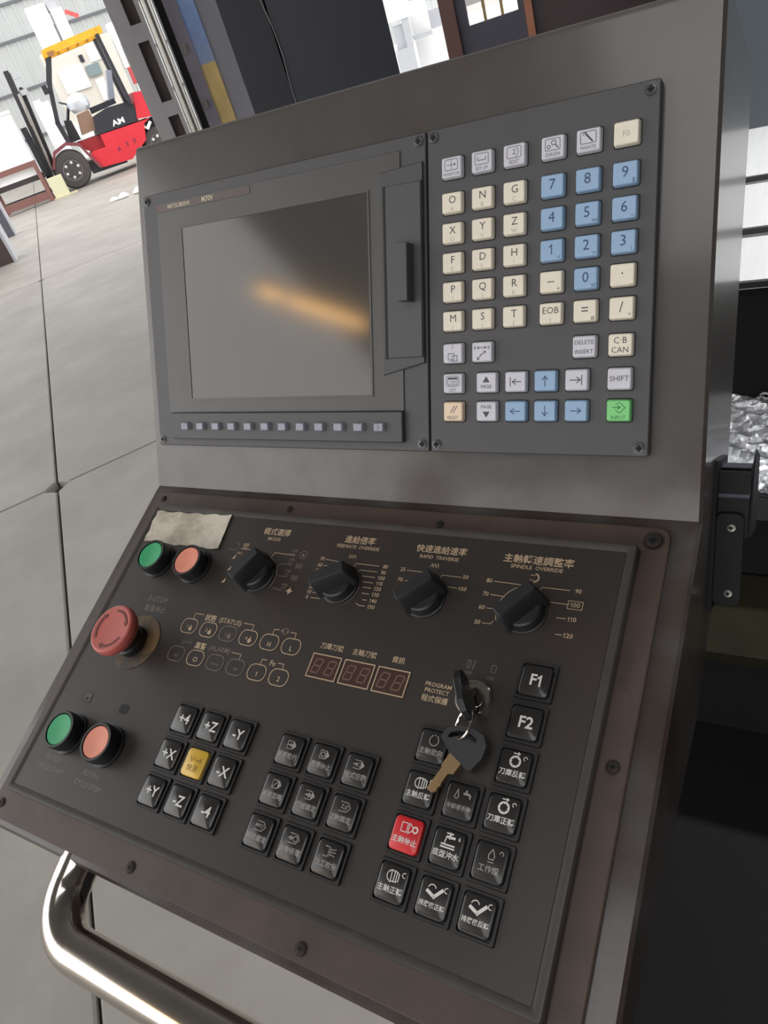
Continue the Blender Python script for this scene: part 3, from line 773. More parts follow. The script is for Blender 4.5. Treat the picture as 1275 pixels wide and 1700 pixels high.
# panel keys
def ik(name):
    k = Ink()
    if name in ('a', 'b', 'c', 'd', 'e', 'f', 'g', 'h'):     # tag-shaped programme symbols
        if name in 'abd':
            k.line([(-3, 2.6), (1.4, 2.6), (1.4, -2.2), (-3, -2.2)], .45, True); k.fill([(1.6, -2.4), (4, .2), (1.6, 2.8)])
        elif name == 'c' or name == 'e':
            k.line([(-3.4, 2.6), (1.2, 2.6)], .45); k.line([(-3.4, -2.2), (1.2, -2.2)], .45); k.fill([(1.2, -2.4), (4, .2), (1.2, 2.8)])
        else:
            k.line([(-3.4, 2.8), (1.8, 2.8), (4, .2), (1.8, -2.4), (-3.4, -2.4)], .45)
        if name == 'a': k.arrow(-2.4, .2, .9, .2, .7, 1.3)
        if name == 'b': k.arc(-.8, .2, 1.4, 0, 360, .5)
        if name == 'c': k.arrow(-3.8, .2, -1, .2, .7, 1.3); k.line([(-.4, 1.2), (.9, 1.2)], .4); k.line([(-.4, -.8), (.9, -.8)], .4)
        if name == 'd': k.line([(-2.4, -1.6), (.8, 2)], .5)
        if name == 'e': k.arrow(-2.8, .2, .6, .2, 1.0, 1.5)
        if name == 'f': k.text('Z', -1.6, .2, 3.2, .01); k.line([(-.2, -1.2), (1, 1.4)], .4); k.line([(1, -1.2), (2.2, 1.4)], .4)
        if name == 'g': k.text('MST', -1.4, .3, 2.6, .02); k.line([(1.2, -1.2), (2.2, 1.4)], .4)
        if name == 'h': k.arrow(-3.6, .2, -1.2, .2, .8, 1.4); k.arc(1, .2, 1.5, 0, 360, .5)
    elif name == 'air':
        k.line([(-3.6, 2.8), (-.6, 2.8), (-.6, -2.4), (-3.6, -2.4)], .45); k.line([(.6, 2.2), (.6, -1.8)], .45)
        for y in (2.4, .6, -1.4): k.line([(1.4, y * .7), (3.8, y)], .45)
    elif name == 'orient':
        k.arc(0, 0, 2.9, 130, 410, .5, 20); k.disc(-1.7, 2.7, .45); k.disc(0, 3.2, .4); k.disc(1.7, 2.7, .45)
    elif name in ('spccw', 'spcw'):
        k.line([(-3.4, 1.8), (-1.6, 3), (-1.2, -3), (-3.2, -2)], .5); k.arc(-1.2, .2, 2.8, 60, 300, .5)
        k.line([(.4, 3), (.4, -2.6)], .55); k.line([(1.8, 2.8), (1.8, -2.4)], .55); k.line([(3.2, 2.0), (3.2, -1.6)], .55); k.line([(.4, 3), (3.2, 2)], .4); k.line([(.4, -2.6), (3.2, -1.6)], .4)
        k.arc(6.2, 2.2, 1.2, 60, 300, .4)
    elif name == 'spstop':
        k.line([(-4, 2.6), (-.4, 2.6), (-.4, -2.2), (-4, -2.2)], .5, True); k.line([(.6, 3), (.6, -2.6)], .5); k.line([(.6, 3), (3, 1), (3, -.6), (.6, -2.6)], .5); k.arc(4.6, .2, 1.5, 0, 360, .9)
    elif name == 'coolman':
        k.line([(-4.2, -1.6), (-2.8, -2.4), (-1.6, -1.2), (-2.8, 2.6)], .5, True); k.fill([(.8, .6), (4.6, .6), (4.6, 1.8), (.8, 1.8)]); k.line([(2.4, 2.8), (2.4, 1)], .9); k.line([(5, -.6), (5, .8)], .8)
    elif name == 'wash':
        k.fill([(-2, 1.8), (3.2, 1.8), (3.2, 3.0), (-2, 3.0)]); k.line([(-2, 2.4), (-2.4, -.8)], .6); k.line([(0, 4.2), (0, 2)], 1.2); k.line([(-2, 4.2), (1.4, 4.2)], .7)
        k.line([(-4, -1.6), (3.4, -1.6)], .8); k.line([(-4, -3), (3.6, -3)], .8); k.text('6', 5.6, 2.6, 3)
    elif name in ('chipf', 'chipr'):
        k.line([(-4.4, -.4), (-.2, -2.4), (3.6, 1.6)], 1.7); k.arc(-2.2, 1.0, 2.2, 20, 170, .5); k.arc(6, 2.4, 1.2, 60, 300, .45)
    elif name in ('magr', 'magf'):
        k.arc(0, 0, 2.8, 0, 360, 1.0, 20)
        for i in range(8): a = i * math.pi / 4; k.line([(2.1 * math.cos(a), 2.1 * math.sin(a)), (2.7 * math.cos(a), 2.7 * math.sin(a))], .5)
        k.arrow(-1.6, 4.4, 1.8, 4.4, .5, 1.2); k.arc(5.4, 2.6, 1.0, 0, 260, .4)
    elif name == 'lamp':
        k.line([(-1.4, -1.6), (-1.8, .4), (0, 3.4), (1.6, .4), (1.2, -1.6)], .5, True); k.line([(-1.4, -3), (1.4, -3)], .45); k.arc(5, 2.4, 1.0, -60, 200, .4)
    return k
COLS1 = (141.2, 164.6, 187.6); COLS2 = (228.6, 252.5, 276.4); COLS3 = (315.8, 339.3, 362.2)
ROWS = (106.8, 130.1, 153.4, 176.4, 199.4, 222.8)
PK = []
g1 = (('+4', '+Z', '-Y'), ('+X', None, '-X'), ('+Y', '-Z', '-4'))
for r in range(3):
    for c in range(3): PK.append((COLS1[c], ROWS[3 + r], 'txt', g1[r][c], None))
g2 = (('a', '單節執行'), ('b', '選擇停止'), ('c', '程式空跑'), ('d', '單節忽略'), ('e', '機械鎖定'), ('f', 'Z軸鎖定'), ('g', '輔助鎖定'), ('h', '自動斷電'), ('air', '加工吹氣'))
for i, (a, t) in enumerate(g2): PK.append((COLS2[i % 3], ROWS[3 + i // 3], 'icon', a, t))
g3 = ((0, 2, 'orient', '主軸定向'), (0, 3, 'spccw', '主軸反轉'), (0, 4, 'spstop', '主軸停止'), (0, 5, 'spcw', '主軸正轉'),
      (1, 3, 'coolman', '冷卻液手動'), (1, 4, 'wash', '底盤沖水'), (1, 5, 'chipf', '排屑機正轉'),
      (2, 2, 'magr', '刀庫反轉'), (2, 3, 'magf', '刀庫正轉'), (2, 4, 'lamp', '工作燈'), (2, 5, 'chipr', '排屑機反轉'))
for c, r, a, t in g3: PK.append((COLS3[c], ROWS[r], 'icon', a, t))
PK.append((COLS3[2], ROWS[0], 'txt', 'F1', None)); PK.append((COLS3[2], ROWS[1], 'txt', 'F2', None))
for (u, v, kind, a, t) in PK:
    b = MB(S)
    o1 = rrect(0, 0, 21.4, 21.2, 1.2, 3); o2 = rrect(0, 0, 20.6, 20.4, 1.0, 3); o3 = rrect(0, 0, 18.0, 18.4, 1.6, 3); o4 = rrect(0, 0, 17.4, 17.8, 1.6, 3)
    b.loops([[(x, y, 0) for x, y in o1], [(x, y, 1.6) for x, y in o2], [(x, y, 1.6) for x, y in o3], [(x, y, .2) for x, y in o4]], False, True)
    cap = M_KEYCAP; lab = None; pm = M_PRINTW
    if a is None: cap = M_YELLOWK; lab = 'amber rapid key'
    if a == 'spstop': cap = M_REDK; lab = 'red spindle stop key'
    if a in ('orient', 'lamp', 'g', 'coolman') or (kind == 'icon' and u < 300): pm = M_PRINTG
    pk = b.build('panel_key', M_KEYFR, console, M=LT(u, v, HF), label=lab)
    b = MB(S)
    q0 = rrect(0, 0, 16.6, 17.0, 2.4, 4)
    def sc(f, z): return [(x * f, y * f, z) for x, y in q0]
    b.loops([sc(1, 0), sc(1, 1.8), sc(.965, 2.7), sc(.88, 3.1)], True, True)
    k = Ink()
    if kind == 'txt' and a: k.text(a, .6, 0, 8.6, .02)
    elif a is None:
        k.line([(-4, 3.4), (-2.6, .4), (-1.2, 3.4)], .4); k.arrow(-.4, 1.8, 5, 1.8, .5, 1.6); k.text('快速', 0, -3.6, 4.4); pm = mat('amber_ink', (120, 86, 30), .5)
    else:
        k.at(ik(a), .2, 3.0, .92); k.text(t, 0, -3.2, 3.6 if len(t) < 5 else 2.8, .012)
    b.add([(x, y, 3.18) for x, y in k.v], k.f, 1)
    b.build('panel_key_cap', [cap, pm], pk, smooth=40)

# peeling paper label, half under the two upper buttons
b = MB(S)
nx, ny = 14, 6; vs = []; fs = []
P00, P10, P11, P01 = (16.8, -25.2), (97.2, -22.9), (99.6, -52.8), (19.4, -53.6)
for j in range(ny + 1):
    for i in range(nx + 1):
        s_, t_ = i / nx, j / ny
        x = (P00[0] * (1 - s_) + P10[0] * s_) * (1 - t_) + (P01[0] * (1 - s_) + P11[0] * s_) * t_
        y = (P00[1] * (1 - s_) + P10[1] * s_) * (1 - t_) + (P01[1] * (1 - s_) + P11[1] * s_) * t_
        z = HF + .35 + .25 * math.sin(i * 1.7 + j) * math.cos(j * 1.3) + (1.2 * (1 - s_) ** 8) + .8 * s_ ** 10
        vs.append((x + (1.0 * math.sin(j * 2.1) if i == 0 else 0), y + (.7 * math.sin(i * 1.9) if j in (0, ny) else 0), z))
for j in range(ny):
    for i in range(nx):
        a = j * (nx + 1) + i; fs.append((a, a + nx + 1, a + nx + 2, a + 1))
nv = len(vs)
b.add(vs + [(x, y, z - .15) for x, y, z in vs], fs + [tuple(reversed([i + nv for i in f])) for f in fs])
b.build('paper_label', M_LABEL, console, M=ML, label='worn white paper label, blank')
# tubular grab handle under the desk
path = [(86, -262, -16), (86, -276, -16), (86.5, -288, -16)]
for a in range(0, 91, 10):
    t = math.radians(a); path.append((118 - 31 * math.cos(t), -289 - 31 * math.sin(t), -16))
path2 = [(446 - x, y, z) for x, y, z in reversed(path)]
path += [(160, -320, -16), (208, -320, -16), (256, -320, -16)] + path2
b = MB(S); b.tube(path, 13.6, 20)
b.build('grab_handle', M_CHROME, console, M=ML, smooth=60)
# latch bracket on the right flank
b = MB(S)
b.M = Matrix(((1, 0, 0, 0), (0, 1, 0, 0), (0, 0, 1, 0), (0, 0, 0, 1)))
M_BRK = mat('bracket_black_steel', (20, 20, 23), 0.55, spec=0.25)
b.box(429, 431.5, -298, -205, -88, -44)
b.box(431, 448.5, -252, -212, -54, -51.5)
b.box(431, 449, -213.5, -210.5, -92, -60)
b.add([(448.5, -252, -54), (450, -252, -54), (450, -198, -60), (448.5, -212, -54), (448.5, -252, -90), (450, -252, -90), (450, -205, -90), (448.5, -205, -90)],
      [(0, 1, 2, 3), (4, 7, 6, 5), (0, 4, 5, 1), (1, 5, 6, 2), (2, 6, 7, 3), (3, 7, 4, 0)])
brk = b.build('side_bracket', M_BRK, console, smooth=0)
b = MB(S); b.add([(431, -227, -50.6), (448.6, -227, -50.6), (448.6, -208, -64), (431, -208, -64), (431, -229, -52.5), (448.6, -229, -52.5), (448.6, -210, -66), (431, -210, -66)], [(0, 1, 2, 3), (4, 7, 6, 5), (0, 4, 5, 1), (1, 5, 6, 2), (2, 6, 7, 3), (3, 7, 4, 0)])
b.build('bracket_flange', mat('flange_lit_blue_grey', (112, 114, 128), 0.35, 0.3, var=.15, scale=60), brk, smooth=0, label='flange tinted blue grey as if lit')  # bluish light on the flange painted into its colour
b = MB(S); b.prism(rrect(439, -266, 15.5, 58, 4, 4), -51.4, -48.5, bev=.4)
b.build('bracket_tab', M_BRK, brk)
for y in (-246, -287): screw(brk, TT(440, y, -48.5), r=1.9, m=M_STEEL)

# ---------------- keys on their ring: loose things
MW = Qm @ ML
def KM(u, v, h): return MW @ Matrix.Translation((u * S, -v * S, h * S))
d = Vector((.46, -.89, 0)).normalized(); nn = Vector((0, 0, 1)); e3 = d.cross(nn)
R3 = Matrix(((d.x, nn.x, e3.x, 0), (d.y, nn.y, e3.y, 0), (d.z, nn.z, e3.z, 0), (0, 0, 0, 1)))
k1 = thing('switch_key', 'black headed key standing in the round chrome lock of the console', 'key', M=KM(331.6, 126.0, HF + 3.0) @ R3)
b = MB(S)
bow = [(-4.4, 3), (4.4, 3), (12.6, 10), (13.6, 15), (11.5, 20.5), (6, 24), (-6, 24), (-11.5, 20.5), (-13.6, 15), (-12.6, 10)]
b.loops([[(x * .94, y * .96 + .6, -2.0) for x, y in bow], [(x, y, -1.4) for x, y in bow], [(x, y, 1.4) for x, y in bow], [(x * .94, y * .96 + .6, 2.0) for x, y in bow]])
b.build('key_head', M_BLACK, k1)
b = MB(S); b.box(-3.2, 3.2, -1.5, 4, -1, 1)
b.build('key_blade', M_STEEL, k1, smooth=0)
k2 = thing('spare_key', 'brass key with a black slotted head hanging flat over the desk keys', 'key', M=KM(336, 150, HF + 5.6))
b = MB(S)
fob = [(-13.6, 1.5), (-11.5, 6.5), (-5, 9.5), (3, 9.2), (9.5, 6.8), (12.2, 2), (11.6, -4.5), (7.5, -11.5), (5.2, -12), (0.5, -9.2), (-6.5, -5.5)]
sl_o = [(-9.8, 2.2), (-8.6, 5.0), (-4, 6.6), (2, 6.2), (6.4, 4.2), (6.6, 2.0), (2, 3.4), (-4, 3.8), (-8, 2.0)]
bmf = bmesh.new()
def ringv(pts, z): return [bmf.verts.new((x * S, y * S, z * S)) for x, y in pts]
def fillring(z, flip):
    A = ringv(fob, z); B_ = ringv(sl_o, z)
    ed = [bmf.edges.new((A[i], A[(i + 1) % len(A)])) for i in range(len(A))] + [bmf.edges.new((B_[i], B_[(i + 1) % len(B_)])) for i in range(len(B_))]
    bmesh.ops.triangle_fill(bmf, use_beauty=True, edges=ed)
    return A, B_
A0, B0 = fillring(0, True); A1, B1 = fillring(5.0, False)
for X0, X1 in ((A0, A1), (B0, B1)):
    for i in range(len(X0)):
        j = (i + 1) % len(X0); bmf.faces.new((X0[i], X0[j], X1[j], X1[i]))
bmesh.ops.recalc_face_normals(bmf, faces=bmf.faces)
me = bpy.data.meshes.new('key_head'); bmf.to_mesh(me); bmf.free(); me.materials.append(mat('fob_black', (46, 45, 47), .55))
o = bpy.data.objects.new('key_head', me); COL.objects.link(o); o.parent = k2
b = MB(S)
b.M = Matrix.Rotation(math.radians(-22), 4, 'Z') @ Matrix.Translation((0, 0, 1.2))
b.prism([(-4.2, -7), (4.2, -7), (4.2, -15), (1.6, -16.6), (1.6, -22), (2.2, -23.5), (1.4, -25), (2.0, -26.6), (0.6, -29), (-3.2, -29), (-3.2, -16), (-4.2, -15)][::-1], 0, 2.2)
b.build('key_blade', M_BRASS, k2, smooth=0)
rg = MB(S)
def ringpath(c, r, t1, n=26):
    return [(c[0] + r * math.cos(a) * t1[0] + r * math.sin(a) * .0, c[1] + r * math.sin(a), c[2] + r * math.cos(a) * t1[1]) for a in [2 * math.pi * i / n for i in range(n + 1)]]
rg.tube(ringpath((0, 0, 0), 8.2, (.75, .66)), .75, 8)
kr = rg.build('key_ring', M_CHROME, M=KM(333.5, 139.5, HF + 11.5)); tag(kr, 'thin wire ring joining the two keys at the lock', 'key ring')

# ================================================================== MACHINE BED AT THE RIGHT
M_MBLK = mat('machine_black_paint', (20, 20, 22), 0.8, var=0.1, scale=8, spec=0.15)
M_MDRK = mat('machine_dark_blue_grey', (40, 46, 52), 0.5, var=0.08, scale=4)
mach = thing('machine_bed', 'dark machine tool bed with bright way covers seen past the right console edge', 'machine', loc=(0.9, 0.3, 0))
def mp(mb, name, m, smooth=0, **k):
    o = mb.build(name, m, mach, smooth=smooth, **k); o.location = (-0.9, -0.3, 0); return o
mp(MB().box(0.22, 2.4, 0.26, 1.30, 0.0, 0.47), 'base_casting', M_MBLK)
mp(MB().box(0.30, 2.4, -0.20, 0.26, 0.0, 0.30), 'chip_tank', M_MBLK)
mp(MB().box(0.47, 2.4, -0.42, -0.20, 0.0, 0.30), 'tank_step', M_MBLK)
mp(MB().box(0.22, 2.4, 0.34, 0.40, 0.47, 0.615), 'tray_lip', M_MBLK)
mp(MB().box(0.22, 2.4, 0.565, 0.64, 0.47, 0.826), 'saddle_front', M_MBLK)
mp(MB().box(0.22, 2.4, 1.24, 1.32, 0.0, 2.3), 'back_guard', M_MDRK)
mp(MB().box(2.36, 2.4, 0.26, 1.24, 0.47, 2.3), 'side_guard', M_MDRK)
g = MB()
g.M = Matrix.Rotation(math.radians(14), 4, 'X')
g.box(-0.3, 1.9, -0.06, 0.06, -0.012, 0.012)
pt = g.build('guard_plate', mat('oily_yellow_guard', (34, 31, 21), 0.85, var=0.25, scale=12, spec=0.1), mach); pt.location = (-0.4, -0.02, 0.5)
M_WAY = mat('way_cover_steel', (214, 214, 214), 0.38, 0.55, var=0.06, scale=5, stretch=(14, 1, 1))
zz = 0.862
for y0, y1 in ((0.93, 1.24), (0.72, 0.955), (0.555, 0.745)):
    w = MB(); w.box(0.24, 2.35, y0, y1, zz - 0.008, zz); w.box(0.24, 2.35, y0, y0 + .004, zz - 0.012, zz - .008)
    wc_ = mp(w, 'way_cover', M_WAY); MB().box(.24, 2.35, y0 - .005, y0 + .0, zz - .009, zz - .001).build('wiper_edge', M_DARK, wc_, smooth=0); zz -= 0.012
# metal chips heaped in the tray: nobody could count them
cb = MB(); r2 = random.Random(3)
nx, ny = 200, 44
vs, fs = [], []
for j in range(ny + 1):
    for i in range(nx + 1):
        x = 0.26 + 1.4 * i / nx; y = 0.385 + 0.178 * j / ny
        vs.append((x + r2.uniform(-.003, .003), y + r2.uniform(-.002, .002), 0.605 + 0.055 * j / ny + r2.uniform(-.003, .003) + .006 * math.sin(x * 61 + j * .4) * math.sin(x * 23 + j * .7)))
for j in range(ny):
    for i in range(nx):
        a = j * (nx + 1) + i; fs.append((a, a + 1, a + nx + 2, a + nx + 1))
cb.add(vs, fs)
for _ in range(700):
    x, t = 0.27 + 0.5 * r2.random(), r2.random(); y = 0.39 + .165 * t; z = .61 + .052 * t
    r_ = r2.uniform(.003, .009); a0 = r2.uniform(0, 6.28); tl = r2.uniform(-1, 1); w_ = r2.uniform(.0015, .004)
    ra, rb = [], []
    for k in range(5):
        a = a0 + k * .6
        ra.append((x + r_ * math.cos(a), y + r_ * math.sin(a) * .6, z + r_ * math.sin(a) * tl * .6 + .004)); rb.append((x + r_ * math.cos(a), y + r_ * math.sin(a) * .6, z + r_ * math.sin(a) * tl * .6 + .004 + w_))
    cb.add(ra + rb, [(k, k + 1, 6 + k, 5 + k) for k in range(4)])
chips = cb.build('metal_chips', mat('bright_chips', (206, 208, 212), 0.35, 0.7, var=0.3, scale=60), mach, smooth=0, kind='stuff')
chips.location = (-0.9, -0.3, 0)
# unseen work lamp, added in the machine to light way covers and chips
wl_ = MB().box(-.30, .30, -.05, .05, 0, .05).build('added_work_lamp', M_STEEL, mach, smooth=0); wl_.location = (-.15, .65, 1.75)
MB().box(-.28, .28, -.04, .04, -.012, 0).build('lamp_tube', mat('lamp_lens', (240, 246, 255), .4, emit=((240, 246, 255), 1.5)), wl_, smooth=0)
MB().box(-.02, .02, -.02, .29, .03, .06).build('lamp_bracket', M_STEEL, wl_, smooth=0)
ld = bpy.data.lights.new('added_work_light', 'AREA'); ld.shape = 'RECTANGLE'; ld.size = .56; ld.size_y = .08; ld.energy = 26
lo = bpy.data.objects.new('added_work_light', ld); COL.objects.link(lo); lo.parent = wl_; lo.location = (0, 0, -.014)

# warm tube lamps under the roof by the front wall
M_TUBE = mat('warm_tube', (255, 196, 120), .5, emit=((255, 196, 120), 22.0))
for n_, (cx_, cy_, L_, a_) in enumerate(((-4.22, -4.18, .22, -43), (-3.80, -4.57, .78, -43))):
    t = thing('tube_lamp', ('short' if n_ == 0 else 'long') + ' warm tube lamp hung under the roof near the front wall', 'lamp', loc=(cx_, cy_, 4.5), rz=a_, group='warm tube lamps')
    MB().box(-L_ / 2, L_ / 2, -.05, .05, .04, .10).build('lamp_body', M_STEEL, t, smooth=0)
    b = MB(); b.tube([(-L_ / 2, 0, 0), (L_ / 2, 0, 0)], .05, 10); b.build('lamp_tube', M_TUBE, t)
    for sx in (-1, 1): MB().box(sx * L_ * .4 - .01, sx * L_ * .4 + .01, -.01, .01, .1, .7).build('hanger', M_STEEL, t, smooth=0)

# ================================================================== THINGS BEHIND THE CONSOLE
# rusty red machine door with a three-pane window, 3 m away
M_RUST = mat('rust_brown_paint', (84, 52, 46), 0.5, var=0.18, scale=6, rgb2=(122, 84, 66), thr=0.6, soft=0.1)
M_DOORP = mat('dark_purple_grey_panel', (62, 60, 74), 0.5, var=0.1, scale=5)
dr = thing('brown_gate', 'rust brown framed panel with a three-pane window above dark lower board', 'panel', loc=(-.535, 2.363, 0), rz=20)
MB().box(-.225, -.175, -.03, .05, 0, 2.2).build('post', M_RUST, dr, smooth=0)
MB().box(-.175, .048, 0.0, .04, 0, 1.115).build('lower_board', M_DOORP, dr, smooth=0)
MB().box(-.175, -.138, -.005, .04, 1.115, 2.2).build('stile', M_DOORP, dr, smooth=0)
MB().box(.028, .048, -.005, .04, 1.115, 2.2).build('stile', M_DOORP, dr, smooth=0)
MB().box(-.138, .028, -.006, .04, 2.0, 2.2).build('head_rail', M_DOORP, dr, smooth=0)
M_MULL = mat('ochre_mullion', (150, 128, 84), .5)
for x in (-.082, -.024): MB().box(x - .005, x + .005, .0, .03, 1.115, 2.0).build('mullion', M_MULL, dr, smooth=0)
M_GLASS = mat('window_glass', (250, 250, 250), .02)
gn = M_GLASS.node_tree.nodes['Principled BSDF']; gn.inputs['Transmission Weight'].default_value = 1.0; gn.inputs['IOR'].default_value = 1.02
for x0, x1 in ((-.138, -.087), (-.077, -.029), (-.019, .028)): MB().box(x0, x1, .016, .019, 1.115, 2.0).build('pane', M_GLASS, dr, smooth=0)
MB().box(.048, .072, -.03, .05, 0, 2.2).build('post', mat('orange_brown_post', (150, 96, 70), .5, var=.1, scale=8), dr, smooth=0)
MB().box(.072, .75, 0.0, .04, 0, 2.2).build('side_board', mat('dark_red_brown_board', (58, 44, 48), .5, var=.1, scale=5), dr, smooth=0)

# floor patch painted white for the blown-out daylight beyond the cabinet
ap = MB().box(-1.2, 6, -5, 24, 0, .004).build('daylight_floor', mat('daylight_white', (226, 226, 224), .6), fl, smooth=0)
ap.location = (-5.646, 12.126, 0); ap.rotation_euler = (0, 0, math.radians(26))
# black machine cabinet
bm_ = thing('black_cabinet', 'tall blue black sheet metal machine cabinet with a bowed bright seam', 'cabinet', loc=(-1.96, 3.318, 0), rz=33)
M_NAVY = mat('blue_black_paint', (46, 49, 60), 0.45, var=0.08, scale=4)
b = MB(); b.box(-.15, .42, 0, .8, 0, 2.4); b.build('body', M_NAVY, bm_, smooth=0)
b = MB(); b.box(-.385, -.16, .05, .85, 0, 2.4); b.build('side_column', mat('black_side_paint', (34, 36, 46), .5), bm_, smooth=0)
b = MB(); b.tube([(-.155, -.006, 0), (-.152, -.006, .9), (-.153, -.008, 1.05), (-.143, -.012, 1.2), (-.15, -.01, 1.33), (-.166, -.01, 1.44), (-.172, -.01, 1.7), (-.172, -.01, 2.4)], .0035, 8)
b.build('bright_seam', mat('seam_bare_metal', (110, 102, 104), .4, .4), bm_)

# blue / grey / ochre painted cabinet, its steel pipe and slotted column
bc = thing('painted_cabinet', 'grey machine cabinet with a blue upper stripe and ochre lower patch', 'cabinet', loc=(-3.983, 4.258, 0), rz=43.5)
M_GREYC = mat('cabinet_grey', (132, 131, 140), .5, var=.08, scale=3)
MB().box(.50, .66, .1, .7, 0, 2.4).build('right_panel', M_GREYC, bc, smooth=0)
MB().box(.38, .50, .08, .7, 1.29, 2.4).build('blue_panel', mat('cabinet_blue', (128, 150, 194), .5, var=.15, scale=5, rgb2=(146, 152, 170), thr=.48, soft=.25), bc, smooth=0)
MB().box(.38, .50, .08, .7, 0, 1.29).build('ochre_panel', mat('cabinet_ochre', (192, 166, 110), .6, var=.15, scale=8), bc, smooth=0)
MB().box(.285, .38, .06, .7, 0, 2.4).build('left_panel', mat('cabinet_mauve_grey', (122, 116, 128), .5, var=.15, scale=6, rgb2=(150, 134, 128), thr=.58, soft=.1), bc, smooth=0)
for z in (1.05, 1.42): MB().box(.30, .33, .02, .06, z - .03, z + .03).build('hinge', M_STEEL, bc, smooth=0)
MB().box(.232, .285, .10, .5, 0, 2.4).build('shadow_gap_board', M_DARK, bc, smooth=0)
pp = MB(); pp.tube([(.168, -.06, 0), (.168, -.06, 2.4)], .036, 16)
pipe = thing('steel_pipe', 'bare upright steel pipe beside the slotted grey column', 'pipe', loc=(-3.983, 4.258, 0), rz=43.5)
pp.build('tube', M_STEEL, pipe)
b = MB(); b.tube([(.168, -.06, 0), (.168, -.06, .02)], .07, 16); b.build('foot', M_STEEL, pipe)
sc_ = thing('slotted_column', 'grey steel column with tall rectangular slots left of the pipe', 'column', loc=(-3.983, 4.258, 0), rz=43.5)
M_COLG = mat('column_grey', (164, 161, 164), .5, var=.08, scale=4)
zs = [0.0, .12, .50, .62, 1.05, 1.15, 1.54, 1.65, 2.04, 2.15, 2.34, 2.4]
b = MB()
b.box(-.10, .012, 0, .03, 0, 2.4); b.box(.094, .125, 0, .03, 0, 2.4)
for k in range(0, len(zs) - 1, 2): b.box(.012, .094, 0, .03, zs[k], zs[k + 1])
b.box(-.10, -.07, .03, .25, 0, 2.4); b.box(.10, .125, .03, .25, 0, 2.4)
b.build('face', M_COLG, sc_, smooth=0)
MB().box(.0, .10, .12, .16, 0, 2.4).build('inner_web', mat('web_brown', (96, 84, 82), .5, var=.15, scale=9), sc_, smooth=0)

# white equipment standing in the bright bay beyond the black cabinet
M_WHITE = mat('white_paint', (236, 236, 236), .45)
M_LG = mat('light_grey_paint', (176, 178, 184), .5)
wb = thing('white_stand', 'pale grey pedestal machine with a white head in the bright bay', 'machine', loc=(-5.646, 12.126, 0), rz=26)
MB().box(-.40, -.10, 0, .5, 0, .62).build('base', M_LG, wb, smooth=0)
MB().box(-.36, -.20, .05, .4, .62, .95).build('grey_side', M_LG, wb, smooth=0)
MB().box(-.20, -.09, .0, .4, .62, 1.0).build('column', M_LG, wb, smooth=0)
MB().box(-.42, -.02, .0, .4, 1.02, 1.5).build('head', M_WHITE, wb, smooth=0)
MB().box(-.08, .24, .1, .4, .68, .74).build('arm', M_LG, wb, smooth=0)
wc = thing('white_drum_cabinet', 'low white cabinet with a pale grey side in the bright bay', 'cabinet', loc=(-5.646, 12.126, 0), rz=26)
MB().box(-.06, .24, .45, .9, 0, 1.2).build('body', M_WHITE, wc, smooth=0)
MB().box(.24, .56, .45, .9, 0.74, 1.0).build('side_box', M_LG, wc, smooth=0)
MB().box(.24, .56, .46, .9, 0, .74).build('lower_box', M_WHITE, wc, smooth=0)

# ---------------- forklift, side on, facing left (local x to its rear, y away, z up)
fk = thing('forklift', 'red forklift truck with yellow overhead guard and black tyres', 'forklift', loc=(-13.953, 11.2275, 0), rz=50)
M_RED = mat('forklift_red', (206, 46, 58), .45, var=.08, scale=4)
M_YEL = mat('guard_yellow', (224, 168, 40), .5, var=.12, scale=8, rgb2=(190, 120, 40), thr=.58, soft=.1)
M_FBLK = mat('forklift_black', (42, 43, 50), .5, var=.08, scale=6)
M_TYRE = mat('tyre_rubber', (72, 68, 68), .8, var=.1, scale=20)
M_FST = mat('mast_dark_steel', (52, 50, 54), .5, .3)
def wheel(x, y, z, r, w, parent):
    b = MB()
    b.M = Matrix.Translation((x, y, z)) @ Matrix.Rotation(math.pi / 2, 4, 'X')
    b.lathe([(r * .56, -w * .42), (r * .6, -w * .5), (r * .9, -w * .5), (r, -w * .36), (r, w * .36), (r * .9, w * .5), (r * .6, w * .5), (r * .56, w * .42)], 36)
    wo = b.build('wheel', M_TYRE, parent)
    b = MB(); b.M = Matrix.Translation((x, y, z)) @ Matrix.Rotation(math.pi / 2, 4, 'X')
    b.lathe([(r * .57, w * .1), (r * .57, w * .42), (r * .50, w * .43), (r * .46, w * .2), (r * .30, w * .26), (r * .28, w * .34), (.01, w * .34)], 32)
    b.build('hub', mat('hub_grey', (112, 108, 110), .6), wo)
    for k in range(6):
        a = k * math.pi / 3 + .3
        b = MB(); b.M = Matrix.Translation((x, y, z)) @ Matrix.Rotation(math.pi / 2, 4, 'X')
        b.lathe([(.03, w * .24), (.03, w * .42), (.016, w * .44)], 8, c=(r * .39 * math.cos(a), r * .39 * math.sin(a)))
        b.build('wheel_nut', mat('nut_grey', (214, 212, 212), .5), wo)
for y in (0.0, 1.15): wheel(.16, y + .12, .37, .37, .26, fk)
for y in (.1, 1.05): wheel(2.10, y + .12, .30, .30, .22, fk)
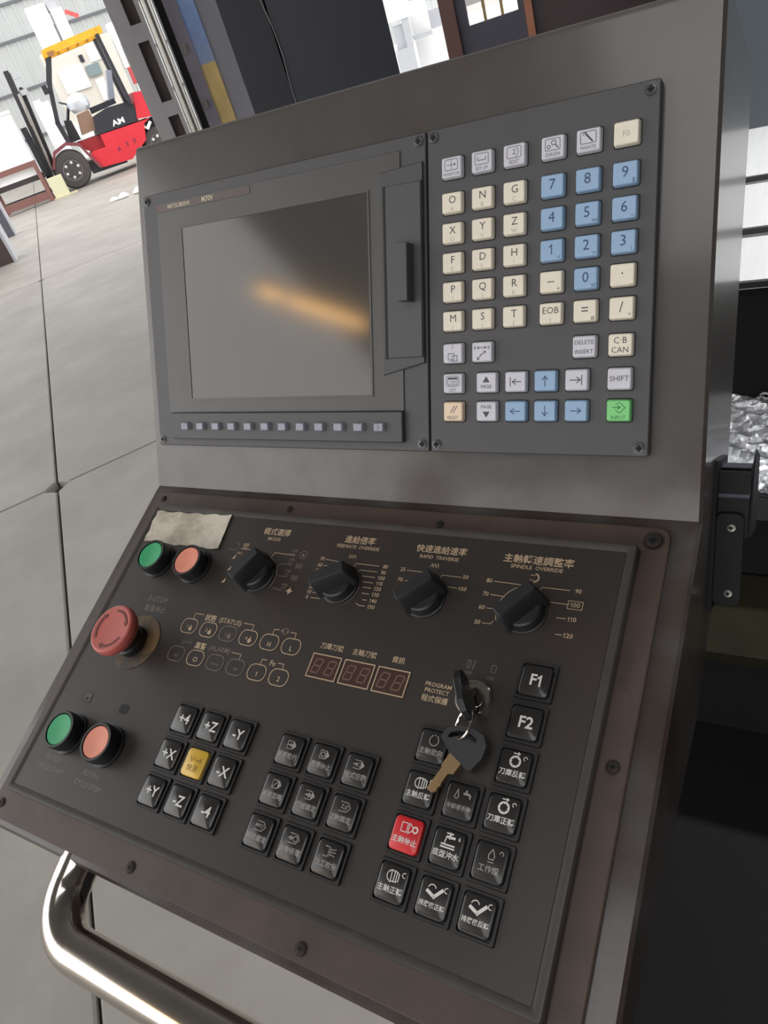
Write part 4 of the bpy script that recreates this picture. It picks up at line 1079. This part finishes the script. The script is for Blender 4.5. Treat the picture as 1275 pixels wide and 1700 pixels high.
# chassis
def xz(poly, y0, y1, name, m, parent=fk, **k):
    b = MB(); b.loops([[(x, y0, z) for x, z in poly], [(x, y1, z) for x, z in poly]]); return b.build(name, m, parent, smooth=0, **k)
xz([(.74, .22), (1.42, .17), (1.86, .42), (1.96, .72), (2.12, .78), (1.0, .80), (1.0, .56), (.70, .56), (.62, .50)], .06, 1.26, 'chassis', M_RED)
xz([(.50, .80), (1.0, .80), (1.0, .56), (.70, .56), (.60, .62)], .22, 1.26, 'step_well', mat('step_dark_red', (150, 36, 44), .5))
xz([(-.22, .50), (-.05, .80), (.27, .89), (.52, .80), (.76, .24), (.70, .22), (.49, .74), (.26, .83), (-.03, .74), (-.17, .48)], -.02, .30, 'fender', mat('fender_dark', (120, 62, 68), .5))
xz([(.52, .40), (.52, .16), (1.3, .14), (1.3, .3)], .10, 1.2, 'underbody', M_FBLK)
xz([(.93, .81), (1.88, .81), (1.92, 1.10), (1.82, 1.20), (1.40, 1.22), (1.02, 1.14)], .08, 1.24, 'engine_hood', M_FBLK)
b = MB(); k = Ink(); k.text('AM', 1.47, .91, .15, .03, 1.25)
b.add([(x, .074, z) for x, z in k.v], [tuple(reversed(f)) for f in k.f]); b.build('hood_lettering', M_WHITE, fk, smooth=0)
b = MB(); k = Ink(); k.text('A', 1.25, .43, .13, .01); k.text('3', 1.45, .47, .13, .01); k.text('0', 1.62, .48, .13, .01)
b.add([(x, .054, z) for x, z in k.v], [tuple(reversed(f)) for f in k.f]); b.build('side_lettering', mat('dark_red_letters', (104, 44, 70), .5), fk, smooth=0)
xz([(1.86, .84), (2.18, .80), (2.45, .80), (2.5, .5), (2.55, .9), (2.40, 1.26), (2.0, 1.32)], .05, 1.27, 'counterweight', M_RED)
xz([(2.0, .72), (2.5, .82), (2.5, .35), (2.2, .30), (2.12, .52)], .3, 1.1, 'rear_axle_housing', M_FBLK)
xz([(1.95, .62), (2.08, .74), (2.12, .70), (2.0, .58)], .04, .08, 'rear_fender_mark', M_WHITE)
# overhead guard
for y in (.10, 1.16):
    b = MB()
    b.bar((.74, y, 2.42), (.50, y, 1.95), .09, .10); b.bar((.50, y, 1.95), (.30, y, 1.25), .09, .12); b.bar((.30, y, 1.28), (.34, y, .84), .10, .12)
    b.build('front_pillar', M_FBLK, fk, smooth=0)
    b = MB(); b.bar((1.78, y, 2.46), (1.86, y, 1.15), .07, .30); b.build('rear_pillar', M_FBLK, fk, smooth=0)
    b = MB(); b.bar((.70, y, 2.45), (1.92, y, 2.52), .09, .13); b.build('guard_rail', M_YEL, fk, smooth=0)
for k_ in range(6):
    x = .74 + k_ * .22
    b = MB(); b.bar((x, .10, 2.45 + (x - .7) * .057), (x, 1.16, 2.45 + (x - .7) * .057), .05, .06); b.build('guard_bar', M_YEL, fk, smooth=0)
b = MB(); b.bar((.68, .05, 2.43), (.68, 1.2, 2.43), .10, .14); b.build('front_header', M_YEL, fk, smooth=0)
xz([(.72, 2.36), (.84, 2.36), (.86, 2.44), (.72, 2.44)], .0, .1, 'head_lamp', mat('lamp_amber_brown', (150, 104, 60), .5))
# seat, steering, wheel column
xz([(1.05, 1.20), (1.62, 1.24), (1.60, 1.34), (1.05, 1.32)], .45, .95, 'seat_cushion', M_FBLK)
xz([(1.48, 1.30), (1.62, 1.30), (1.80, 1.82), (1.70, 1.86)], .45, .95, 'seat_back', mat('seat_plastic_wrap', (150, 156, 170), .3))
xz([(.66, .90), (1.04, .92), (1.0, 1.30), (.74, 1.28)], .2, .9, 'seat_box', mat('seat_brown', (136, 108, 90), .6))
xz([(.36, .84), (.60, .84), (.58, 1.22), (.44, 1.26)], .3, 1.1, 'dash_panel', M_FST)
b = MB(); b.tube([(.50, .7, 1.2), (.66, .7, 1.48)], .03, 8); b.build('steering_column', M_FST, fk)
b = MB(); b.M = Matrix.Translation((.68, .7, 1.50)) @ Matrix.Rotation(math.radians(30), 4, 'Y')
b.tube([(.19 * math.cos(a), .19 * math.sin(a), 0) for a in [i * math.pi / 12 for i in range(25)]], .016, 6); b.build('steering_wheel', M_FBLK, fk)
b = MB(); b.bar((.48, .08, 1.90), (.40, .02, 1.86), .025, .025); b.box(.32, .42, -.02, .02, 1.78, 1.94); b.build('side_mirror', M_FST, fk, smooth=0)
# mast, carriage, forks
for y in (.25, .95):
    b = MB(); b.bar((-.32, y, .06), (-.18, y, 2.38), .10, .15); b.build('mast_rail', M_FST, fk, smooth=0)
    b = MB(); b.bar((-.22, y + .05, .10), (-.06, y + .05, 2.05), .07, .08); b.build('inner_rail', M_FST, fk, smooth=0)
    b = MB(); b.tube([(-.25, y - .09, .15), (-.14, y - .09, 1.95)], .04, 10); b.build('lift_cylinder', M_STEEL, fk)
for z in (.35, 1.2, 2.3):
    x = -.32 + (z - .1) * .06
    b = MB(); b.box(x - .04, x + .04, .2, 1.02, z - .05, z + .05); b.build('mast_crossbar', M_FST, fk, smooth=0)
b = MB(); b.box(-.44, -.34, .15, 1.07, .42, 1.38); b.build('carriage', M_FBLK, fk, smooth=0)
for z in (1.9, 2.2):
    b = MB(); b.box(-.10, .04, .2, .3, z, z + .1); b.build('hose_guide', M_LG, fk, smooth=0)
for y in (.3, .85):
    b = MB(); b.box(-.42, -.36, y, y + .12, .10, 1.0); b.box(-1.5, -.36, y, y + .12, .10, .15); b.build('fork', M_FST, fk, smooth=0)
# crate carried in front of the mast, on a brown stand
def prop(name, label, cat, org, rz, parts, group=None):
    t = thing(name, label, cat, loc=org, rz=rz, group=group)
    for nm, bx, m in parts: MB().box(*bx).build(nm, m, t, smooth=0)
    return t
FO = (-13.953, 11.2275, 0)
M_BRN = mat('stand_red_brown', (122, 84, 78), .6, var=.12, scale=5)
M_BRND = mat('stand_dark', (56, 50, 50), .6)
prop('white_crate', 'big white box on a brown stand left of the forklift mast', 'box', (FO[0], FO[1], 0), 50,
     [('body', (-1.5, -.46, -.5, -.02, .54, 1.72), M_WHITE), ('lid', (-1.52, -.45, -.52, 0.0, 1.68, 1.74), M_WHITE)])
prop('brown_stand', 'low red brown steel stand under the big white box', 'stand', (FO[0], FO[1], 0), 50,
     [('top_frame', (-1.55, -.40, -.5, 0, .44, .54), M_BRND), ('leg', (-.52, -.44, -.62, -.54, 0, .80), M_BRN), ('leg', (-1.5, -1.42, -.62, -.54, 0, .80), M_BRN),
      ('leg', (-.52, -.44, -.1, -.02, 0, .44), M_BRN), ('leg', (-1.5, -1.42, -.1, -.02, 0, .44), M_BRN), ('rail', (-1.5, -.44, -.61, -.55, .70, .80), M_BRN), ('lower_rail', (-1.5, -.44, -.61, -.5, .06, .20), M_BRN)])
prop('cream_block', 'small cream box on the floor in front of the forklift mast', 'box', (FO[0], FO[1], 0), 50,
     [('body', (-.40, -.10, -.62, -.35, .02, .40), mat('cream_card', (206, 204, 172), .6)), ('pallet_board', (-.44, .06, -.66, -.30, 0, .02), mat('pale_board', (196, 184, 156), .6))])
# white machines behind the forklift, by the corrugated wall
BO = (-18.16, 14.64)
M_BEIGE = mat('machine_beige', (206, 202, 192), .5, var=.04, scale=2)
prop('white_tall_cabinet', 'tall white cabinet panel above the yellow forklift roof, left one', 'cabinet', (BO[0], BO[1], 0), 51,
     [('body', (.88, 1.38, 0, .6, 0, 3.77), M_WHITE), ('door', (.90, 1.36, -.02, 0, 2.2, 3.74), M_WHITE)])
prop('white_upper_box', 'white upright box above the yellow forklift roof, right one', 'cabinet', (BO[0], BO[1], 0), 51,
     [('body', (1.44, 1.74, -.1, .5, 0, 3.58), M_WHITE), ('side', (1.40, 1.44, .1, .5, 0, 3.3), M_LG), ('cap', (1.42, 1.66, .1, .5, 3.58, 3.9), M_LG)])
prop('beige_machine', 'beige machine enclosure with white doors behind the forklift cab', 'machine', (BO[0], BO[1], 0), 51,
     [('enclosure', (.7, 2.5, -.9, -.15, 0, 2.72), M_BEIGE), ('door', (1.80, 2.08, -.94, -.9, 2.24, 2.72), M_WHITE), ('door', (.92, 1.56, -.96, -.9, 1.76, 2.26), M_WHITE), ('door', (1.70, 1.92, -.96, -.9, 1.38, 1.87), M_WHITE),
      ('vent', (1.56, 1.66, -.93, -.9, 2.30, 2.46), M_FBLK), ('control_box', (1.62, 1.95, -1.0, -.9, 1.95, 2.2), mat('teal_grey', (120, 136, 140), .5)), ('lower_panel', (.6, 1.1, -.95, -.9, .3, 1.1), M_WHITE)])
prop('white_side_box', 'white box with rounded top behind the forklift front pillar', 'box', (BO[0], BO[1], 0), 51,
     [('body', (.02, .40, -1.2, -.7, 0, 1.78), M_WHITE), ('top_box', (.04, .22, -1.2, -.8, 1.78, 1.86), M_WHITE)])
prop('white_far_column', 'white stepped machine column right of the forklift rear pillar', 'machine', (BO[0], BO[1], 0), 51,
     [('upper', (2.62, 2.85, -.2, .3, 1.9, 2.94), M_WHITE), ('lower', (2.74, 3.1, -.2, .3, 0, 2.45), M_WHITE), ('red_band', (2.66, 2.9, -.22, -.2, 1.5, 1.9), mat('red_band', (190, 80, 80), .5))])
b = MB(); b.bar((1.77, -.16, 3.45), (2.05, -.1, 3.28), .05, .09)
o = b.build('red_sling', mat('red_cloth', (224, 84, 84), .6), smooth=0); o.location = (BO[0], BO[1], 0); o.rotation_euler = (0, 0, math.radians(51)); tag(o, 'red hook arm beside the white upright box', 'hook')
b = MB(); b.tube([(1.6, -.1, 3.95), (2.3, -.1, 3.72), (2.4, -.1, 3.78), (2.3, -.1, 4.0)], .03, 8)
o = b.build('yellow_bracket', mat('yellow_bracket_paint', (190, 176, 90), .5)); o.location = (BO[0], BO[1], 0); o.rotation_euler = (0, 0, math.radians(51)); tag(o, 'bent yellow bracket high on the corrugated wall', 'bracket')
# cabinets cut by the left picture edge
prop('brown_board', 'dark brown cabinet with a white edge at the left picture border', 'cabinet', (CAM.x - 9.165, CAM.y + 6.058, 0), 51,
     [('body', (-.9, -.035, 0, .5, 0, 1.2), mat('dark_brown_board', (72, 58, 54), .55)), ('edge_trim', (-.035, 0, -.005, .5, 0, 1.2), M_LG)])
prop('grey_post_box', 'grey box post standing behind the dark brown cabinet at left', 'cabinet', (CAM.x - 11.66, CAM.y + 7.953, 0), 51,
     [('body', (-.30, -.03, 0, .3, 0, .56), mat('slate_post', (84, 82, 92), .5)), ('edge_trim', (-.03, 0, -.004, .3, 0, .56), M_LG)])
# crumpled white rags on the floor
for n_, (dx, dy, r_, lab) in enumerate(((0, 0, .07, 'left crumpled white rag'), (.14, .10, .09, 'middle crumpled white rag'), (.34, .27, .10, 'right crumpled white rag'))):
    b = MB(); r3 = random.Random(n_)
    ls = []
    for z_, f in ((0, .9), (.25, 1.05), (.6, .8), (.9, .35)):
        ls.append([(r_ * f * math.cos(a) * r3.uniform(.75, 1.2), r_ * f * math.sin(a) * r3.uniform(.75, 1.2), r_ * z_) for a in [i * math.pi / 7 for i in range(14)]])
    b.loops(ls)
    o = b.build('rag', M_WHITE); o.location = (CAM.x - 10.16 + dx, CAM.y + 8.85 + dy, 0)
    tag(o, lab + ' on the pale floor near the forklift', 'rag', 'rags on the floor')

b = MB(); r3 = random.Random(5); ls = []
for z_, f in ((0, .7), (.08, 1.0), (.20, 1.0), (.30, .7), (.36, .25)):
    ls.append([(.24 * f * math.cos(a) * r3.uniform(.85, 1.15), .2 * f * math.sin(a) * r3.uniform(.85, 1.15), z_) for a in [i * math.pi / 8 for i in range(16)]])
b.loops(ls)
o = b.build('plastic_bag', mat('bag_pale', (220, 226, 234), .4)); o.matrix_world = Matrix.Translation(FO) @ Matrix.Rotation(math.radians(50), 4, 'Z') @ Matrix.Translation((.87, .55, 1.305))
tag(o, 'pale plastic bag lying on the forklift seat box', 'bag')
